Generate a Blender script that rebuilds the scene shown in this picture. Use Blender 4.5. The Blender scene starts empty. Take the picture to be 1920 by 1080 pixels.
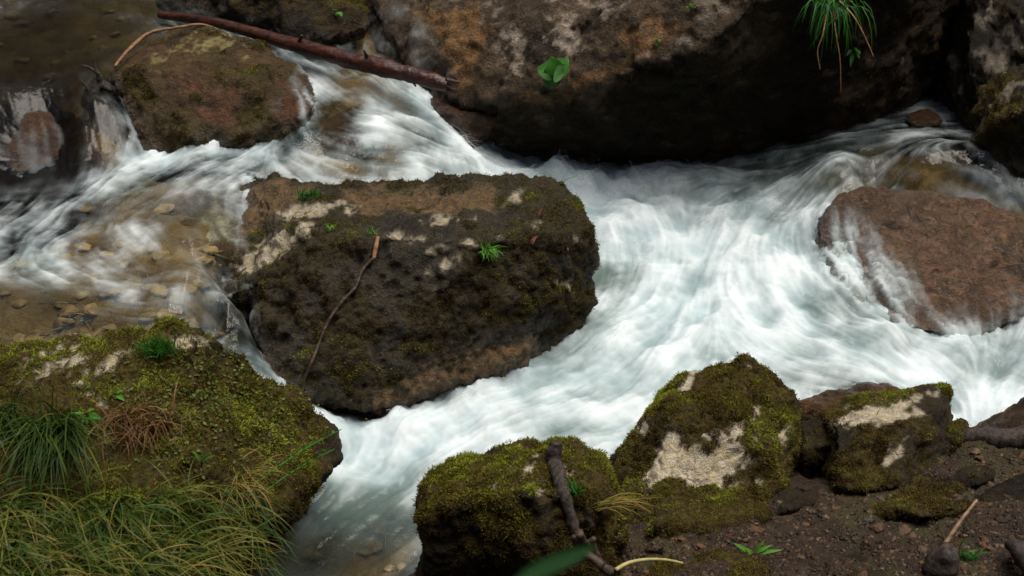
import bpy, bmesh, math, random
import numpy as np
from mathutils import Vector, Matrix

random.seed(7)
rng = np.random.default_rng(7)
S = bpy.context.scene
COL = S.collection
R = math.radians

# ------------------------------------------------------------------ camera
CAM_H, PITCH = 2.4, R(27.0)
TANH = 0.36                                   # 50 mm lens on a 36 mm sensor
cam_d = bpy.data.cameras.new('camera')
cam = bpy.data.objects.new('camera', cam_d)
COL.objects.link(cam)
cam.location = (0, 0, CAM_H)
cam.rotation_euler = (math.pi / 2 - PITCH, 0, 0)
cam_d.lens, cam_d.sensor_width = 50, 36
cam_d.clip_start, cam_d.clip_end = 0.05, 400
cam_d.dof.use_dof = True
cam_d.dof.focus_distance = 4.3
cam_d.dof.aperture_fstop = 6.0
S.camera = cam

# ------------------------------------------------------------------ sky and sun (soft light under an overcast sky)
SUN_DIR = Vector((0.22, -0.04, 0.97)).normalized()
SUN_EL = math.asin(SUN_DIR.z)
SUN_ROT = math.atan2(SUN_DIR.x, SUN_DIR.y)
W = bpy.data.worlds.new('World'); S.world = W
W.use_nodes = True
wn = W.node_tree.nodes
sky = wn.new('ShaderNodeTexSky'); sky.sky_type = 'NISHITA'; sky.sun_disc = False
sky.sun_elevation, sky.sun_rotation = SUN_EL, SUN_ROT
sky.air_density, sky.dust_density, sky.ozone_density = 1.0, 3.0, 1.0
W.node_tree.links.new(sky.outputs[0], wn['Background'].inputs[0])
wn['Background'].inputs[1].default_value = 0.088
sl = bpy.data.lights.new('sun', 'SUN'); sl.energy = 3.9; sl.angle = R(48); sl.color = (1.0, 0.93, 0.82)
so = bpy.data.objects.new('sun', sl); COL.objects.link(so)
so.rotation_euler = SUN_DIR.to_track_quat('Z', 'Y').to_euler()
so.location = (2, 3, 12)
S.view_settings.view_transform = 'Standard'
S.view_settings.look = 'None'
S.view_settings.exposure = 0.22
S.view_settings.gamma = 1
S.cycles.use_denoising = True
S.cycles.max_bounces = 6
S.cycles.diffuse_bounces = 3
S.cycles.glossy_bounces = 2
S.cycles.transparent_max_bounces = 10
S.cycles.caustics_reflective = False
S.cycles.caustics_refractive = False

# ------------------------------------------------------------------ where a point of the place stands
CP, SP = math.cos(PITCH), math.sin(PITCH)
def ray(px, py):
    u = (px - 960) / 960 * TANH; v = (540 - py) / 960 * TANH
    return Vector((u, CP + SP * v, -SP + CP * v))
def PY(px, py, y):                           # the point of that line of sight y metres away
    d = ray(px, py); t = y / d.y
    return Vector((d.x * t, y, CAM_H + d.z * t))
def PZ(px, py, z):                           # ... at height z
    d = ray(px, py); t = (z - CAM_H) / d.z
    return Vector((d.x * t, d.y * t, z))
def project(v):                              # (N,3) -> pixels of the 1920 x 1080 photo
    x, y, z = v[:, 0], v[:, 1], v[:, 2] - CAM_H
    f = y * CP - z * SP; up = y * SP + z * CP
    f = np.maximum(f, 1e-3)
    return 960 + x / f / TANH * 960, 540 - up / f / TANH * 960

# ------------------------------------------------------------------ noise
def _hash(ix, iy, iz, seed):
    h = (ix.astype(np.uint32) * np.uint32(374761393) + iy.astype(np.uint32) * np.uint32(668265263)
         + iz.astype(np.uint32) * np.uint32(2147483647) + np.uint32(seed * 1274126177 & 0xffffffff))
    h = (h ^ (h >> np.uint32(13))) * np.uint32(1274126177)
    h = (h ^ (h >> np.uint32(16))) * np.uint32(2246822519)
    return (h ^ (h >> np.uint32(15)))
def vnoise(p, seed=0):
    p = np.asarray(p, float)
    i = np.floor(p).astype(np.int64); f = p - i
    f = f * f * f * (f * (f * 6 - 15) + 10)
    out = 0
    for a in (0, 1):
        for b in (0, 1):
            for c in (0, 1):
                h = _hash(i[:, 0] + a, i[:, 1] + b, i[:, 2] + c, seed) / 4294967295.0
                w = (f[:, 0] if a else 1 - f[:, 0]) * (f[:, 1] if b else 1 - f[:, 1]) * (f[:, 2] if c else 1 - f[:, 2])
                out = out + h * w
    return out * 2 - 1
def fbm(p, octv=4, seed=0, gain=0.5, lac=2.03):
    a, s, t = 1.0, 0.0, 0.0
    p = np.asarray(p, float)
    for k in range(octv):
        s = s + a * vnoise(p + 17.3 * k, seed + k); t += a
        a *= gain; p = p * lac
    return s / t * 1.6
def sstep(a, b, x):
    t = np.clip((x - a) / (b - a), 0, 1)
    return t * t * (3 - 2 * t)

# ------------------------------------------------------------------ meshes
def mesh_np(name, verts, faces, smooth=True):
    """faces: (N,3) or (N,4) array"""
    me = bpy.data.meshes.new(name)
    verts = np.ascontiguousarray(verts, np.float32); faces = np.ascontiguousarray(faces, np.int32)
    n, k = faces.shape
    me.vertices.add(len(verts)); me.vertices.foreach_set('co', verts.ravel())
    me.loops.add(n * k); me.loops.foreach_set('vertex_index', faces.ravel())
    me.polygons.add(n)
    me.polygons.foreach_set('loop_start', np.arange(0, n * k, k, dtype=np.int32))
    me.polygons.foreach_set('loop_total', np.full(n, k, np.int32))
    me.polygons.foreach_set('use_smooth', np.full(n, smooth, bool))
    me.update(calc_edges=True)
    return me
def attr(me, name, data):
    a = me.attributes.new(name, 'FLOAT', 'POINT'); a.data.foreach_set('value', np.ascontiguousarray(data, np.float32))
def verts_of(me):
    v = np.empty(len(me.vertices) * 3, np.float32); me.vertices.foreach_get('co', v); return v.reshape(-1, 3).astype(float)
def normals_of(me):
    v = np.empty(len(me.vertices) * 3, np.float32); me.vertex_normals.foreach_get('vector', v); return v.reshape(-1, 3).astype(float)
def link(name, me, mat=None, parent=None, loc=None):
    o = bpy.data.objects.new(name, me)
    COL.objects.link(o)
    if mat is not None: me.materials.append(mat)
    if parent is not None: o.parent = parent
    if loc is not None: o.location = loc
    return o
def tag(o, label=None, cat=None, group=None, kind=None):
    if label: o['label'] = label
    if cat: o['category'] = cat
    if group: o['group'] = group
    if kind: o['kind'] = kind
    return o

# ------------------------------------------------------------------ materials
class NT:
    def __init__(s, name):
        s.m = bpy.data.materials.new(name); s.m.use_nodes = True
        s.t = s.m.node_tree; s.n = s.t.nodes; s.n.clear()
        s.out = s.n.new('ShaderNodeOutputMaterial')
    def add(s, typ, **kw):
        n = s.n.new(typ)
        for k, v in kw.items(): setattr(n, k, v)
        return n
    def L(s, a, b): s.t.links.new(a, b)
    def att(s, name):
        n = s.add('ShaderNodeAttribute', attribute_name=name); return n.outputs['Fac']
    def pos(s):
        return s.add('ShaderNodeNewGeometry').outputs['Position']
    def noise(s, scale, detail=4, rough=0.55, vec=None, dist=0.0):
        n = s.add('ShaderNodeTexNoise'); n.inputs['Scale'].default_value = scale
        n.inputs['Detail'].default_value = detail; n.inputs['Roughness'].default_value = rough
        n.inputs['Distortion'].default_value = dist
        s.L(vec or s.pos(), n.inputs['Vector']); return n.outputs['Fac']
    def ramp(s, fac, stops):
        n = s.add('ShaderNodeValToRGB'); e = n.color_ramp.elements
        while len(e) < len(stops): e.new(0.5)
        for k, (p, c) in enumerate(stops):
            e[k].position = p; e[k].color = (*c, 1) if len(c) == 3 else c
        s.L(fac, n.inputs[0]); return n.outputs['Color']
    def map(s, fac, a, b, c=0, d=1):
        n = s.add('ShaderNodeMapRange'); n.clamp = True
        for i, v in enumerate((a, b, c, d)): n.inputs[i + 1].default_value = v
        s.L(fac, n.inputs[0]); return n.outputs[0]
    def mix(s, fac, a, b, typ='MIX'):
        n = s.add('ShaderNodeMix', data_type='RGBA', blend_type=typ)
        for sock, v in ((n.inputs['Factor'], fac), (n.inputs['A'], a), (n.inputs['B'], b)):
            pass
        def put(sock, v):
            if hasattr(v, 'is_linked'): s.L(v, sock)
            elif isinstance(v, (int, float)): sock.default_value = v
            else: sock.default_value = (*v, 1)
        put(n.inputs[0], fac); put(n.inputs[6], a); put(n.inputs[7], b)
        return n.outputs[2]
    def math(s, op, a, b=None):
        n = s.add('ShaderNodeMath', operation=op)
        for i, v in enumerate((a, b)):
            if v is None: continue
            if hasattr(v, 'is_linked'): s.L(v, n.inputs[i])
            else: n.inputs[i].default_value = v
        return n.outputs[0]
    def bump(s, h, strength, dist):
        n = s.add('ShaderNodeBump'); n.inputs['Strength'].default_value = strength; n.inputs['Distance'].default_value = dist
        s.L(h, n.inputs['Height']); return n.outputs['Normal']
    def bsdf(s, col, rough=0.8, normal=None, spec=0.5):
        b = s.add('ShaderNodeBsdfPrincipled')
        for sock, v in (('Base Color', col), ('Roughness', rough)):
            if hasattr(v, 'is_linked'): s.L(v, b.inputs[sock])
            else: b.inputs[sock].default_value = (*v, 1) if not isinstance(v, (int, float)) else v
        b.inputs['Specular IOR Level'].default_value = spec
        if normal is not None: s.L(normal, b.inputs['Normal'])
        return b.outputs[0]
    def done(s, sh):
        s.L(sh, s.out.inputs['Surface']); return s.m

def rock_material(name, dark=(0.010, 0.0075, 0.004), mid=(0.036, 0.025, 0.012), pale=(0.64, 0.56, 0.42), alg=(0.12, 0.052, 0.017), rough=0.62, spec=0.2, mossk=1.0):
    t = NT(name)
    n1 = t.noise(7, 6, 0.62); n2 = t.noise(34, 6, 0.7, None, 0.6); n3 = t.noise(120, 4, 0.65); n4 = t.noise(15, 5, 0.7, None, 1.2)
    base = t.mix(t.map(n1, 0.36, 0.66), dark, mid)
    base = t.mix(t.map(n2, 0.54, 0.70, 0, 0.8), base, tuple(c * 1.9 for c in mid))
    base = t.mix(t.map(n3, 0.62, 0.74, 0, 0.55), base, tuple(min(c * 4.2, .3) for c in mid))
    base = t.mix(t.map(n2, 0.30, 0.44, 0.85, 0), base, tuple(c * 0.5 for c in dark))
    algc = t.mix(t.map(n2, 0.35, 0.7), tuple(c * 0.28 for c in alg), tuple(min(c * 1.2, 1) for c in alg))
    algc = t.mix(t.map(n4, 0.50, 0.66, 0, 0.75), algc, (alg[0] * .42, alg[1] * .62, alg[2] * .5))
    algc = t.mix(t.map(n3, 0.60, 0.72, 0, 0.6), algc, (alg[0] * 2.0, alg[1] * 2.6, alg[2] * 3.4))
    base = t.mix(t.att('alg'), base, algc)
    mossc = t.ramp(t.noise(60, 4, 0.7), [(p_, tuple(k_ * mossk for k_ in c_)) for p_, c_ in [(0.30, (0.014, 0.009, 0.003)), (0.5, (0.050, 0.034, 0.007)), (0.62, (0.075, 0.060, 0.009)), (0.78, (0.115, 0.105, 0.014))]])
    base = t.mix(t.att('moss'), base, mossc)
    pc = t.mix(t.map(n2, 0.3, 0.65), tuple(c * 0.5 for c in pale), pale)
    pc = t.mix(t.map(t.noise(21, 6, 0.72, None, 0.8), 0.50, 0.64, 0, 0.65), pc, (0.22, 0.18, 0.135))
    pc = t.mix(t.map(n4, 0.52, 0.68, 0, 0.6), pc, (pale[0] * .72, pale[1] * .66, pale[2] * .38))
    pc = t.mix(t.map(n3, 0.62, 0.72, 0, 0.7), pc, (0.10, 0.070, 0.045))
    cr = t.add('ShaderNodeTexVoronoi', feature='DISTANCE_TO_EDGE'); cr.inputs['Scale'].default_value = 11
    wv = t.add('ShaderNodeMix', data_type='VECTOR'); wv.inputs[0].default_value = 0.09
    nz = t.add('ShaderNodeTexNoise'); nz.inputs['Scale'].default_value = 9; nz.inputs['Detail'].default_value = 4; t.L(t.pos(), nz.inputs['Vector'])
    t.L(t.pos(), wv.inputs[4]); t.L(nz.outputs['Color'], wv.inputs[5]); t.L(wv.outputs[1], cr.inputs['Vector'])
    crk = t.math('MULTIPLY', t.map(cr.outputs['Distance'], 0.0, 0.028, 1, 0), t.map(n1, 0.42, 0.6))
    pc = t.mix(t.math('MULTIPLY', crk, 0.8), pc, (0.06, 0.045, 0.03))
    base = t.mix(t.att('bare'), base, pc)
    wet = t.att('wet')
    base = t.mix(t.math('MULTIPLY', wet, 0.3), base, (0.004, 0.003, 0.002))
    r = t.mix(t.att('moss'), (rough,) * 3, (0.9,) * 3)
    r = t.mix(wet, r, (0.22,) * 3)
    h = t.math('ADD', t.math('MULTIPLY', n2, 0.7), t.math('MULTIPLY', n3, 0.35))
    sh = t.bsdf(base, r, t.bump(h, 1.0, 0.03), spec)
    sp_ = [n for n in t.n if n.type == 'BSDF_PRINCIPLED'][-1]
    t.L(t.math('ADD', t.math('MULTIPLY', wet, 0.35), spec), sp_.inputs['Specular IOR Level'])
    return t.done(sh)

def blade_material(name, stops, trans=0.35, rough=0.55):
    t = NT(name)
    c = t.ramp(t.att('tint'), stops)
    d = t.bsdf(c, rough, None, 0.25)
    tr = t.add('ShaderNodeBsdfTranslucent'); t.L(c, tr.inputs[0])
    m = t.add('ShaderNodeMixShader'); m.inputs[0].default_value = trans
    t.L(d, m.inputs[1]); t.L(tr.outputs[0], m.inputs[2])
    return t.done(m.outputs[0])

def wood_material(name, dark, light, rough=0.6, scale=1.0, along=(6, 60, 60)):
    t = NT(name)
    tc = t.add('ShaderNodeTexCoord').outputs['Object']
    mp = t.add('ShaderNodeMapping'); mp.inputs['Scale'].default_value = tuple(a * scale for a in along)
    t.L(tc, mp.inputs['Vector'])
    n = t.noise(1, 5, 0.6, mp.outputs[0]); n2 = t.noise(30 * scale, 4, 0.6)
    c = t.mix(t.map(n, 0.35, 0.65), dark, light)
    c = t.mix(t.map(n2, 0.55, 0.75, 0, 0.8), c, tuple(x * 0.25 for x in dark))
    return t.done(t.bsdf(c, rough, t.bump(t.math('ADD', n, n2), 0.8, 0.008), 0.4))

def plain_material(name, c1, c2, scale=40, rough=0.6, trans=0.0):
    t = NT(name)
    c = t.mix(t.map(t.noise(scale, 4), 0.35, 0.65), c1, c2)
    d = t.bsdf(c, rough, None, 0.3)
    if trans:
        tr = t.add('ShaderNodeBsdfTranslucent'); t.L(c, tr.inputs[0])
        m = t.add('ShaderNodeMixShader'); m.inputs[0].default_value = trans
        t.L(d, m.inputs[1]); t.L(tr.outputs[0], m.inputs[2]); d = m.outputs[0]
    return t.done(d)

M_ROCK = rock_material('mossy_limestone')
M_WET = rock_material('wet_brown_stone', (0.016, 0.010, 0.005), (0.062, 0.034, 0.015), (0.32, 0.26, 0.13), (0.125, 0.052, 0.019), 0.38, 0.25)
M_TAN = rock_material('wet_tan_stone', (0.022, 0.014, 0.009), (0.085, 0.058, 0.042), (0.36, 0.28, 0.18), (0.23, 0.125, 0.070), 0.30, 0.4)
M_WALL = rock_material('weathered_limestone', (0.018, 0.013, 0.008), (0.085, 0.058, 0.034), (0.50, 0.42, 0.34), (0.22, 0.115, 0.048), 0.7, 0.2, 0.15)  # moss scaled to near black: the undercut's shade is put into its colour
M_MID = rock_material('dark_veined_limestone', (0.007, 0.0055, 0.003), (0.034, 0.027, 0.014), (0.52, 0.45, 0.33), (0.19, 0.112, 0.048), 0.36, 0.42, 0.5)
M_OLIVE = rock_material('olive_wet_stone', (0.020, 0.014, 0.006), (0.072, 0.054, 0.020), (0.36, 0.31, 0.12), (0.115, 0.052, 0.026), 0.42, 0.25, 0.8)
M_DARK = rock_material('dark_wet_stone', (0.005, 0.004, 0.002), (0.022, 0.016, 0.009), (0.52, 0.45, 0.36), (0.085, 0.042, 0.015), 0.5)
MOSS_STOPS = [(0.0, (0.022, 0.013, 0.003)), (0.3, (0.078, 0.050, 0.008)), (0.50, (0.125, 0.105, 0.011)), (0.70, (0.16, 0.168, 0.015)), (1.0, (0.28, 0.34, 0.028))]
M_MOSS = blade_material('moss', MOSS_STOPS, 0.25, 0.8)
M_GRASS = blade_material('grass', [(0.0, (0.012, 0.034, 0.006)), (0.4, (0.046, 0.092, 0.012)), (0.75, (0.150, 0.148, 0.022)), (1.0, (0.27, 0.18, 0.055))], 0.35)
M_GREEN = blade_material('fresh_green_leaf', [(0.0, (0.018, 0.085, 0.012)), (0.5, (0.050, 0.19, 0.022)), (1.0, (0.15, 0.36, 0.05))], 0.35)
M_DRY = blade_material('dry_fern', [(0.0, (0.05, 0.025, 0.010)), (0.5, (0.15, 0.075, 0.028)), (1.0, (0.30, 0.18, 0.075))], 0.25)
M_LOG = wood_material('red_brown_log', (0.013, 0.004, 0.003), (0.066, 0.018, 0.009), 0.42, 1.0, (3, 45, 45))
M_TWIG = wood_material('dark_twig', (0.022, 0.014, 0.010), (0.075, 0.045, 0.030), 0.6)
M_TWIGPALE = wood_material('peeled_twig', (0.30, 0.15, 0.07), (0.50, 0.27, 0.14), 0.6)
M_STICK = wood_material('charred_stick', (0.008, 0.006, 0.005), (0.060, 0.044, 0.036), 0.8, 1.0, (80, 80, 9))

# ------------------------------------------------------------------ the stream's flow: (px, py, height, foam, aeration)
FLOWS = [
 [(715,-20,.70,.06,0),(705,50,.66,.1,0),(690,110,.61,.25,0),(695,150,.57,.45,0),(760,190,.53,.5,.1),(830,232,.46,.7,.3),(880,275,.36,.88,.6),(950,320,.27,1,1),(1040,350,.21,1,1),(1150,400,.18,1,1)],
 [(430,20,.66,.10,0),(500,60,.65,.2,0),(560,105,.61,.35,0),(610,155,.57,.5,0),(700,215,.52,.38,0),(790,265,.46,.5,.1),(870,310,.36,.8,.5),(960,340,.26,.95,1),(1080,380,.19,1,1)],
 [(590,205,.53,.35,0),(640,255,.495,.35,0),(740,295,.45,.45,0),(850,322,.37,.75,.3),(950,345,.26,.95,1)],
 [(500,245,.478,.85,.2),(570,280,.46,.5,.1),(660,305,.445,.42,0),(760,328,.42,.62,.2),(860,335,.36,.9,.4)],
 [(560,250,.49,.5,.1),(450,258,.475,.85,.3),(350,275,.46,.8,.2),(270,290,.45,.62,.1),(190,335,.44,.36,0),(110,390,.43,.3,0),(20,440,.425,.5,0),(-60,470,.42,.5,0)],
 [(420,300,.455,.42,0),(330,340,.445,.22,0),(240,400,.435,.10,0),(150,440,.43,.25,0),(60,470,.42,.5,0),(-40,500,.42,.4,0)],
 [(150,60,.645,.02,0),(190,130,.64,.06,0),(225,180,.6,.2,0),(260,225,.5,.24,0),(290,255,.465,.55,0)],
 [(60,60,.645,.02,0),(60,130,.64,.02,0),(80,178,.60,.04,0),(100,250,.49,.05,0),(120,320,.435,.08,0),(100,380,.44,.14,0)],
 [(-40,200,.61,.03,0),(-20,280,.49,.04,0),(0,350,.43,.05,0)],
 [(170,190,.62,.08,0),(180,250,.53,.10,0),(200,310,.455,.3,0)],
 [(-20,440,.425,.5,0),(80,480,.42,.5,0),(170,520,.415,.33,0),(270,560,.405,.22,0),(350,600,.38,.45,0),(400,640,.27,.25,0),(450,690,.08,.22,0),(510,740,.02,.7,.4)],
 [(150,400,.435,.1,0),(240,450,.43,.30,0),(300,500,.425,.12,0),(370,560,.41,.15,0),(420,600,.35,.24,0),(445,640,.19,.22,0),(470,690,.07,.22,0),(510,740,.02,.7,.5)],
 [(330,380,.44,.10,0),(390,450,.43,.10,0),(430,520,.41,.12,0),(450,570,.36,.22,0),(462,630,.2,.22,0),(475,690,.07,.22,0)],
 [(-20,560,.41,.05,0),(100,590,.4,.05,0),(220,610,.39,.08,0),(330,640,.36,.2,0)],
 [(1000,325,.24,1,1),(1100,350,.21,1,1),(1200,400,.19,1,1),(1260,470,.17,1,1),(1260,540,.15,.92,1),(1200,600,.12,.76,1),(1100,660,.09,.74,1),(1000,710,.07,.9,1),(880,760,.045,.95,1),(760,820,.02,.97,1),(680,880,0,.9,1),(620,940,-.015,.48,.9),(560,990,-.03,.10,.5),(500,1050,-.04,.02,.1)],
 [(1300,560,.14,.97,1),(1300,630,.11,.92,1),(1230,690,.09,.80,1),(1150,760,.06,.70,1),(1020,820,.035,.72,1),(900,850,.02,.88,1),(780,900,0,.72,1),(690,960,-.02,.24,.6),(620,1010,-.03,.02,.1),(560,1070,-.045,.02,0)],
 [(550,752,.03,.85,.6),(640,790,.025,.95,.9),(700,830,.015,.97,1),(690,880,0,.9,1)],
 [(860,900,0,.6,1),(760,970,-.02,.16,.4),(700,1030,-.03,.02,.05),(660,1090,-.04,.03,0)],
 [(1120,460,.165,.55,.9),(1135,530,.14,.32,.9),(1105,600,.12,.5,.9),(1050,665,.09,.7,.9),(900,725,.055,.8,.9),(780,785,.03,.9,1)],
 [(1900,270,.45,.16,0),(1800,265,.445,.2,0),(1700,280,.43,.25,0),(1600,300,.4,.38,.2),(1500,330,.32,.5,.4),(1420,380,.24,.8,.7),(1360,450,.19,1,1),(1320,520,.16,.97,1)],
 [(1700,320,.42,.3,0),(1600,335,.39,.36,.1),(1520,380,.3,.62,.4),(1450,450,.22,.9,.9),(1430,520,.17,.92,1),(1450,580,.14,.88,1)],
 [(1640,265,.41,.16,.1),(1500,300,.34,.2,.2),(1400,312,.28,.3,.3),(1300,316,.24,.45,.5),(1200,322,.22,.8,.9)],
 [(1600,310,.41,.3,0),(1720,325,.425,.32,0),(1830,342,.415,.28,0),(1915,385,.375,.26,0),(1965,450,.31,.32,0),(1985,540,.23,.55,.2),(1965,610,.16,.62,.5),(1915,690,.085,.74,.8),(1855,745,.05,.76,1),(1830,785,.03,.5,1)],
 [(2040,500,.33,.3,0),(2050,600,.22,.5,.2),(2000,700,.1,.7,.8)],
 [(1480,480,.2,.88,.9),(1520,540,.16,.82,.9),(1600,600,.11,.68,.8),(1700,650,.085,.62,.8),(1780,710,.06,.7,.9),(1830,770,.035,.6,1)],
 [(1420,560,.14,.9,1),(1480,620,.12,.8,1),(1580,660,.1,.68,1),(1680,700,.075,.55,.9),(1760,740,.055,.68,.9)],
 [(1380,620,.115,.92,1),(1450,670,.1,.66,1),(1540,710,.085,.42,.6),(1640,720,.07,.3,.3)],
 [(1535,400,.315,.5,.1),(1560,470,.25,.5,.1),(1600,560,.165,.5,.2),(1680,620,.135,.55,.4),(1780,665,.09,.66,.5)],
 [(1640,380,.26,.25,0),(1720,450,.18,.22,0),(1800,530,.12,.25,0),(1850,620,.09,.55,.4)],
]
BANK = [(1250,1000,.15),(1400,970,.13),(1500,925,.11),(1600,925,.11),(1700,920,.11),(1800,870,.11),(1900,825,.10),(1835,812,.075),(1900,950,.18),
        (1600,1050,.18),(1400,1070,.2),(1200,1080,.17),(1900,1080,.25),(1100,1080,.1),(60,860,.36),(0,700,.42),(0,1080,.4),(300,1080,.26)]
BANKXYZ = [(0,1.6,.45),(1.6,1.6,.5),(-1.6,1.6,.6),(0,0,.7),(2.2,2.4,.45),(-2.2,2.4,.6),(2.6,3.0,.35),(-2.6,3.1,.5),(-2.6,5.2,.55),(2.9,5.4,.6),(2.9,4.4,.5)]

class TPS:
    def __init__(s, xy, z, lam):
        s.c = xy; n = len(xy)
        d2 = ((xy[:, None] - xy[None]) ** 2).sum(-1)
        K = np.where(d2 > 0, d2 * np.log(np.maximum(d2, 1e-12)) * 0.5, 0) + lam * np.eye(n)
        P = np.hstack([np.ones((n, 1)), xy])
        A = np.block([[K, P], [P.T, np.zeros((3, 3))]])
        s.w = np.linalg.solve(A, np.concatenate([z, np.zeros(3)]))
    def __call__(s, q):
        out = np.empty(len(q))
        for k in range(0, len(q), 20000):
            b = q[k:k + 20000]
            d2 = ((b[:, None] - s.c[None]) ** 2).sum(-1)
            out[k:k + 20000] = (d2 * np.log(np.maximum(d2, 1e-12)) * 0.5) @ s.w[:-3] + s.w[-3] + b @ s.w[-2:]
        return out

fl_pts, fl_dir, fl_foam, fl_murk = [], [], [], []
wz_xy, wz_z = [], []
for f in FLOWS:
    P3 = [PZ(a, b, z) for a, b, z, *_ in f]
    for q in P3:
        wz_xy.append((q.x, q.y)); wz_z.append(q.z)
    for k in range(len(f) - 1):
        a, b = P3[k], P3[k + 1]
        n = max(2, int((b - a).length / 0.05))
        for j in range(n):
            t = j / n; q = a.lerp(b, t)
            d0 = (b - a).normalized()
            dn = (P3[k + 2] - b).normalized() if k + 2 < len(f) else d0
            d = d0.lerp(dn, t * 0.5)
            fl_pts.append((q.x, q.y)); fl_dir.append((d.x, d.y))
            fl_foam.append(f[k][3] * (1 - t) + f[k + 1][3] * t); fl_murk.append(f[k][4] * (1 - t) + f[k + 1][4] * t)
fl_pts = np.array(fl_pts); fl_dir = np.array(fl_dir); fl_foam = np.array(fl_foam); fl_murk = np.array(fl_murk)
fl_dir /= np.linalg.norm(fl_dir, axis=1, keepdims=True) + 1e-9
bank3 = [PZ(a, b, z) for a, b, z in BANK] + [Vector(v) for v in BANKXYZ]
wxy = np.array(wz_xy + [(b.x, b.y) for b in bank3]); wz = np.array(wz_z + [b.z - 0.16 for b in bank3])
ZW = TPS(wxy, wz, 4e-4)
print('water fit', np.abs(ZW(wxy) - wz).max())
gxy = np.array(wz_xy + [(b.x, b.y) for b in bank3]); wdep = [{7: 0.42, 8: 0.42, 6: 0.28, 1: 0.16, 13: 0.2, 21: 0.14, 19: 0.12}.get(k, 0.22 if sum(p[4] for p in f) / len(f) > .6 else 0.10) for k, f in enumerate(FLOWS) for _ in f]  # upper-left pool bed sunk so the depth tint stands in for shade there
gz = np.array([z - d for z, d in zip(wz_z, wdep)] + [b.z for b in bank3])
ZG = TPS(gxy, gz, 4e-3)

# ------------------------------------------------------------------ ground: stream bed, banks and unseen slopes added to block low sky, in one sheet
def axis(lo, hi, step, far, n):
    core = np.arange(lo, hi + 1e-6, step)
    t = np.linspace(0, 1, n + 1)[1:] ** 2.2
    return np.concatenate([(lo - t * (far + lo))[::-1] if lo < 0 else (lo - t * (far + lo))[::-1], core, hi + t * (far - hi)])
gx = axis(-3.0, 3.0, 0.018, 60, 26); gy = axis(2.2, 7.2, 0.018, 60, 26)
GX, GY = np.meshgrid(gx, gy); q = np.stack([GX.ravel(), GY.ravel()], 1)
cl = np.stack([np.clip(q[:, 0], -3.0, 3.0), np.clip(q[:, 1], 1.2, 7.0)], 1)
z = ZG(cl)
dx = np.maximum(np.abs(q[:, 0]) - 2.6, 0); dyf = np.maximum(q[:, 1] - 6.6, 0); dyn = np.maximum(-0.8 - q[:, 1], 0)
s = np.sqrt(dx ** 2 + dyf ** 2 + dyn ** 2)
z = np.clip(z, -0.4, 1.2) + 2.1 * s / (1 + s / 16) * sstep(0, 1.2, s)
p3 = np.stack([q[:, 0], q[:, 1], z], 1)
z = z + 0.030 * fbm(p3 * 4, 4, 3) + 0.010 * fbm(p3 * 30, 3, 6) + 0.016 * fbm(p3 * 14, 4, 5) + sstep(1, 8, s) * 0.6 * fbm(p3 * 0.5, 4, 9)
p3[:, 2] = z
ny, nx = GX.shape
idx = np.arange(ny * nx).reshape(ny, nx)
F = np.stack([idx[:-1, :-1], idx[:-1, 1:], idx[1:, 1:], idx[1:, :-1]], -1).reshape(-1, 4)
gm = mesh_np('ground', p3, F)
soil = sstep(-0.10, -0.02, z - ZW(cl))
attr(gm, 'soil', soil)
t = NT('stream_bed_and_soil')
n1 = t.noise(5, 5); n2 = t.noise(30, 6, 0.65); n3 = t.noise(110, 4, 0.65)
vor = t.add('ShaderNodeTexVoronoi'); vor.inputs['Scale'].default_value = 13; vor.inputs['Randomness'].default_value = 1
t.L(t.pos(), vor.inputs['Vector'])
stone = t.ramp(vor.outputs['Color'], [(0.1, (0.07, 0.045, 0.021)), (0.5, (0.19, 0.135, 0.070)), (0.9, (0.34, 0.27, 0.165))])
bed = t.mix(t.map(n1, 0.4, 0.62), (0.085, 0.060, 0.027), (0.27, 0.205, 0.11))
bed = t.mix(0.4, bed, stone)
earth = t.mix(t.map(n2, 0.35, 0.68), (0.009, 0.005, 0.0025), (0.036, 0.0195, 0.0085))
earth = t.mix(t.map(n3, 0.6, 0.75, 0, 0.7), earth, (0.095, 0.055, 0.030))
earth = t.mix(t.map(n1, 0.50, 0.60, 0, 0.8), earth, (0.036, 0.034, 0.008))
earth = t.mix(t.map(t.noise(14, 5, .7), .52, .64, 0, .7), earth, (0.066, 0.030, 0.012))
c = t.mix(t.att('soil'), bed, earth)
h = t.math('ADD', t.math('MULTIPLY', n2, 0.7), t.math('MULTIPLY', n3, 0.35))
M_GROUND = t.done(t.bsdf(c, 0.55, t.bump(h, 1.0, 0.03), 0.35))
tag(link('ground', gm, M_GROUND), 'brown stream bed and dark wet soil bank with gravel', 'ground', kind='structure')

# ------------------------------------------------------------------ rocks
def hull(points):
    bm = bmesh.new()
    for p in points: bm.verts.new(p)
    r = bmesh.ops.convex_hull(bm, input=bm.verts)
    junk = list({e for e in r['geom_interior'] + r['geom_unused'] if isinstance(e, bmesh.types.BMVert)})
    bmesh.ops.delete(bm, geom=junk, context='VERTS')
    bmesh.ops.triangulate(bm, faces=bm.faces)
    return bm

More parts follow.
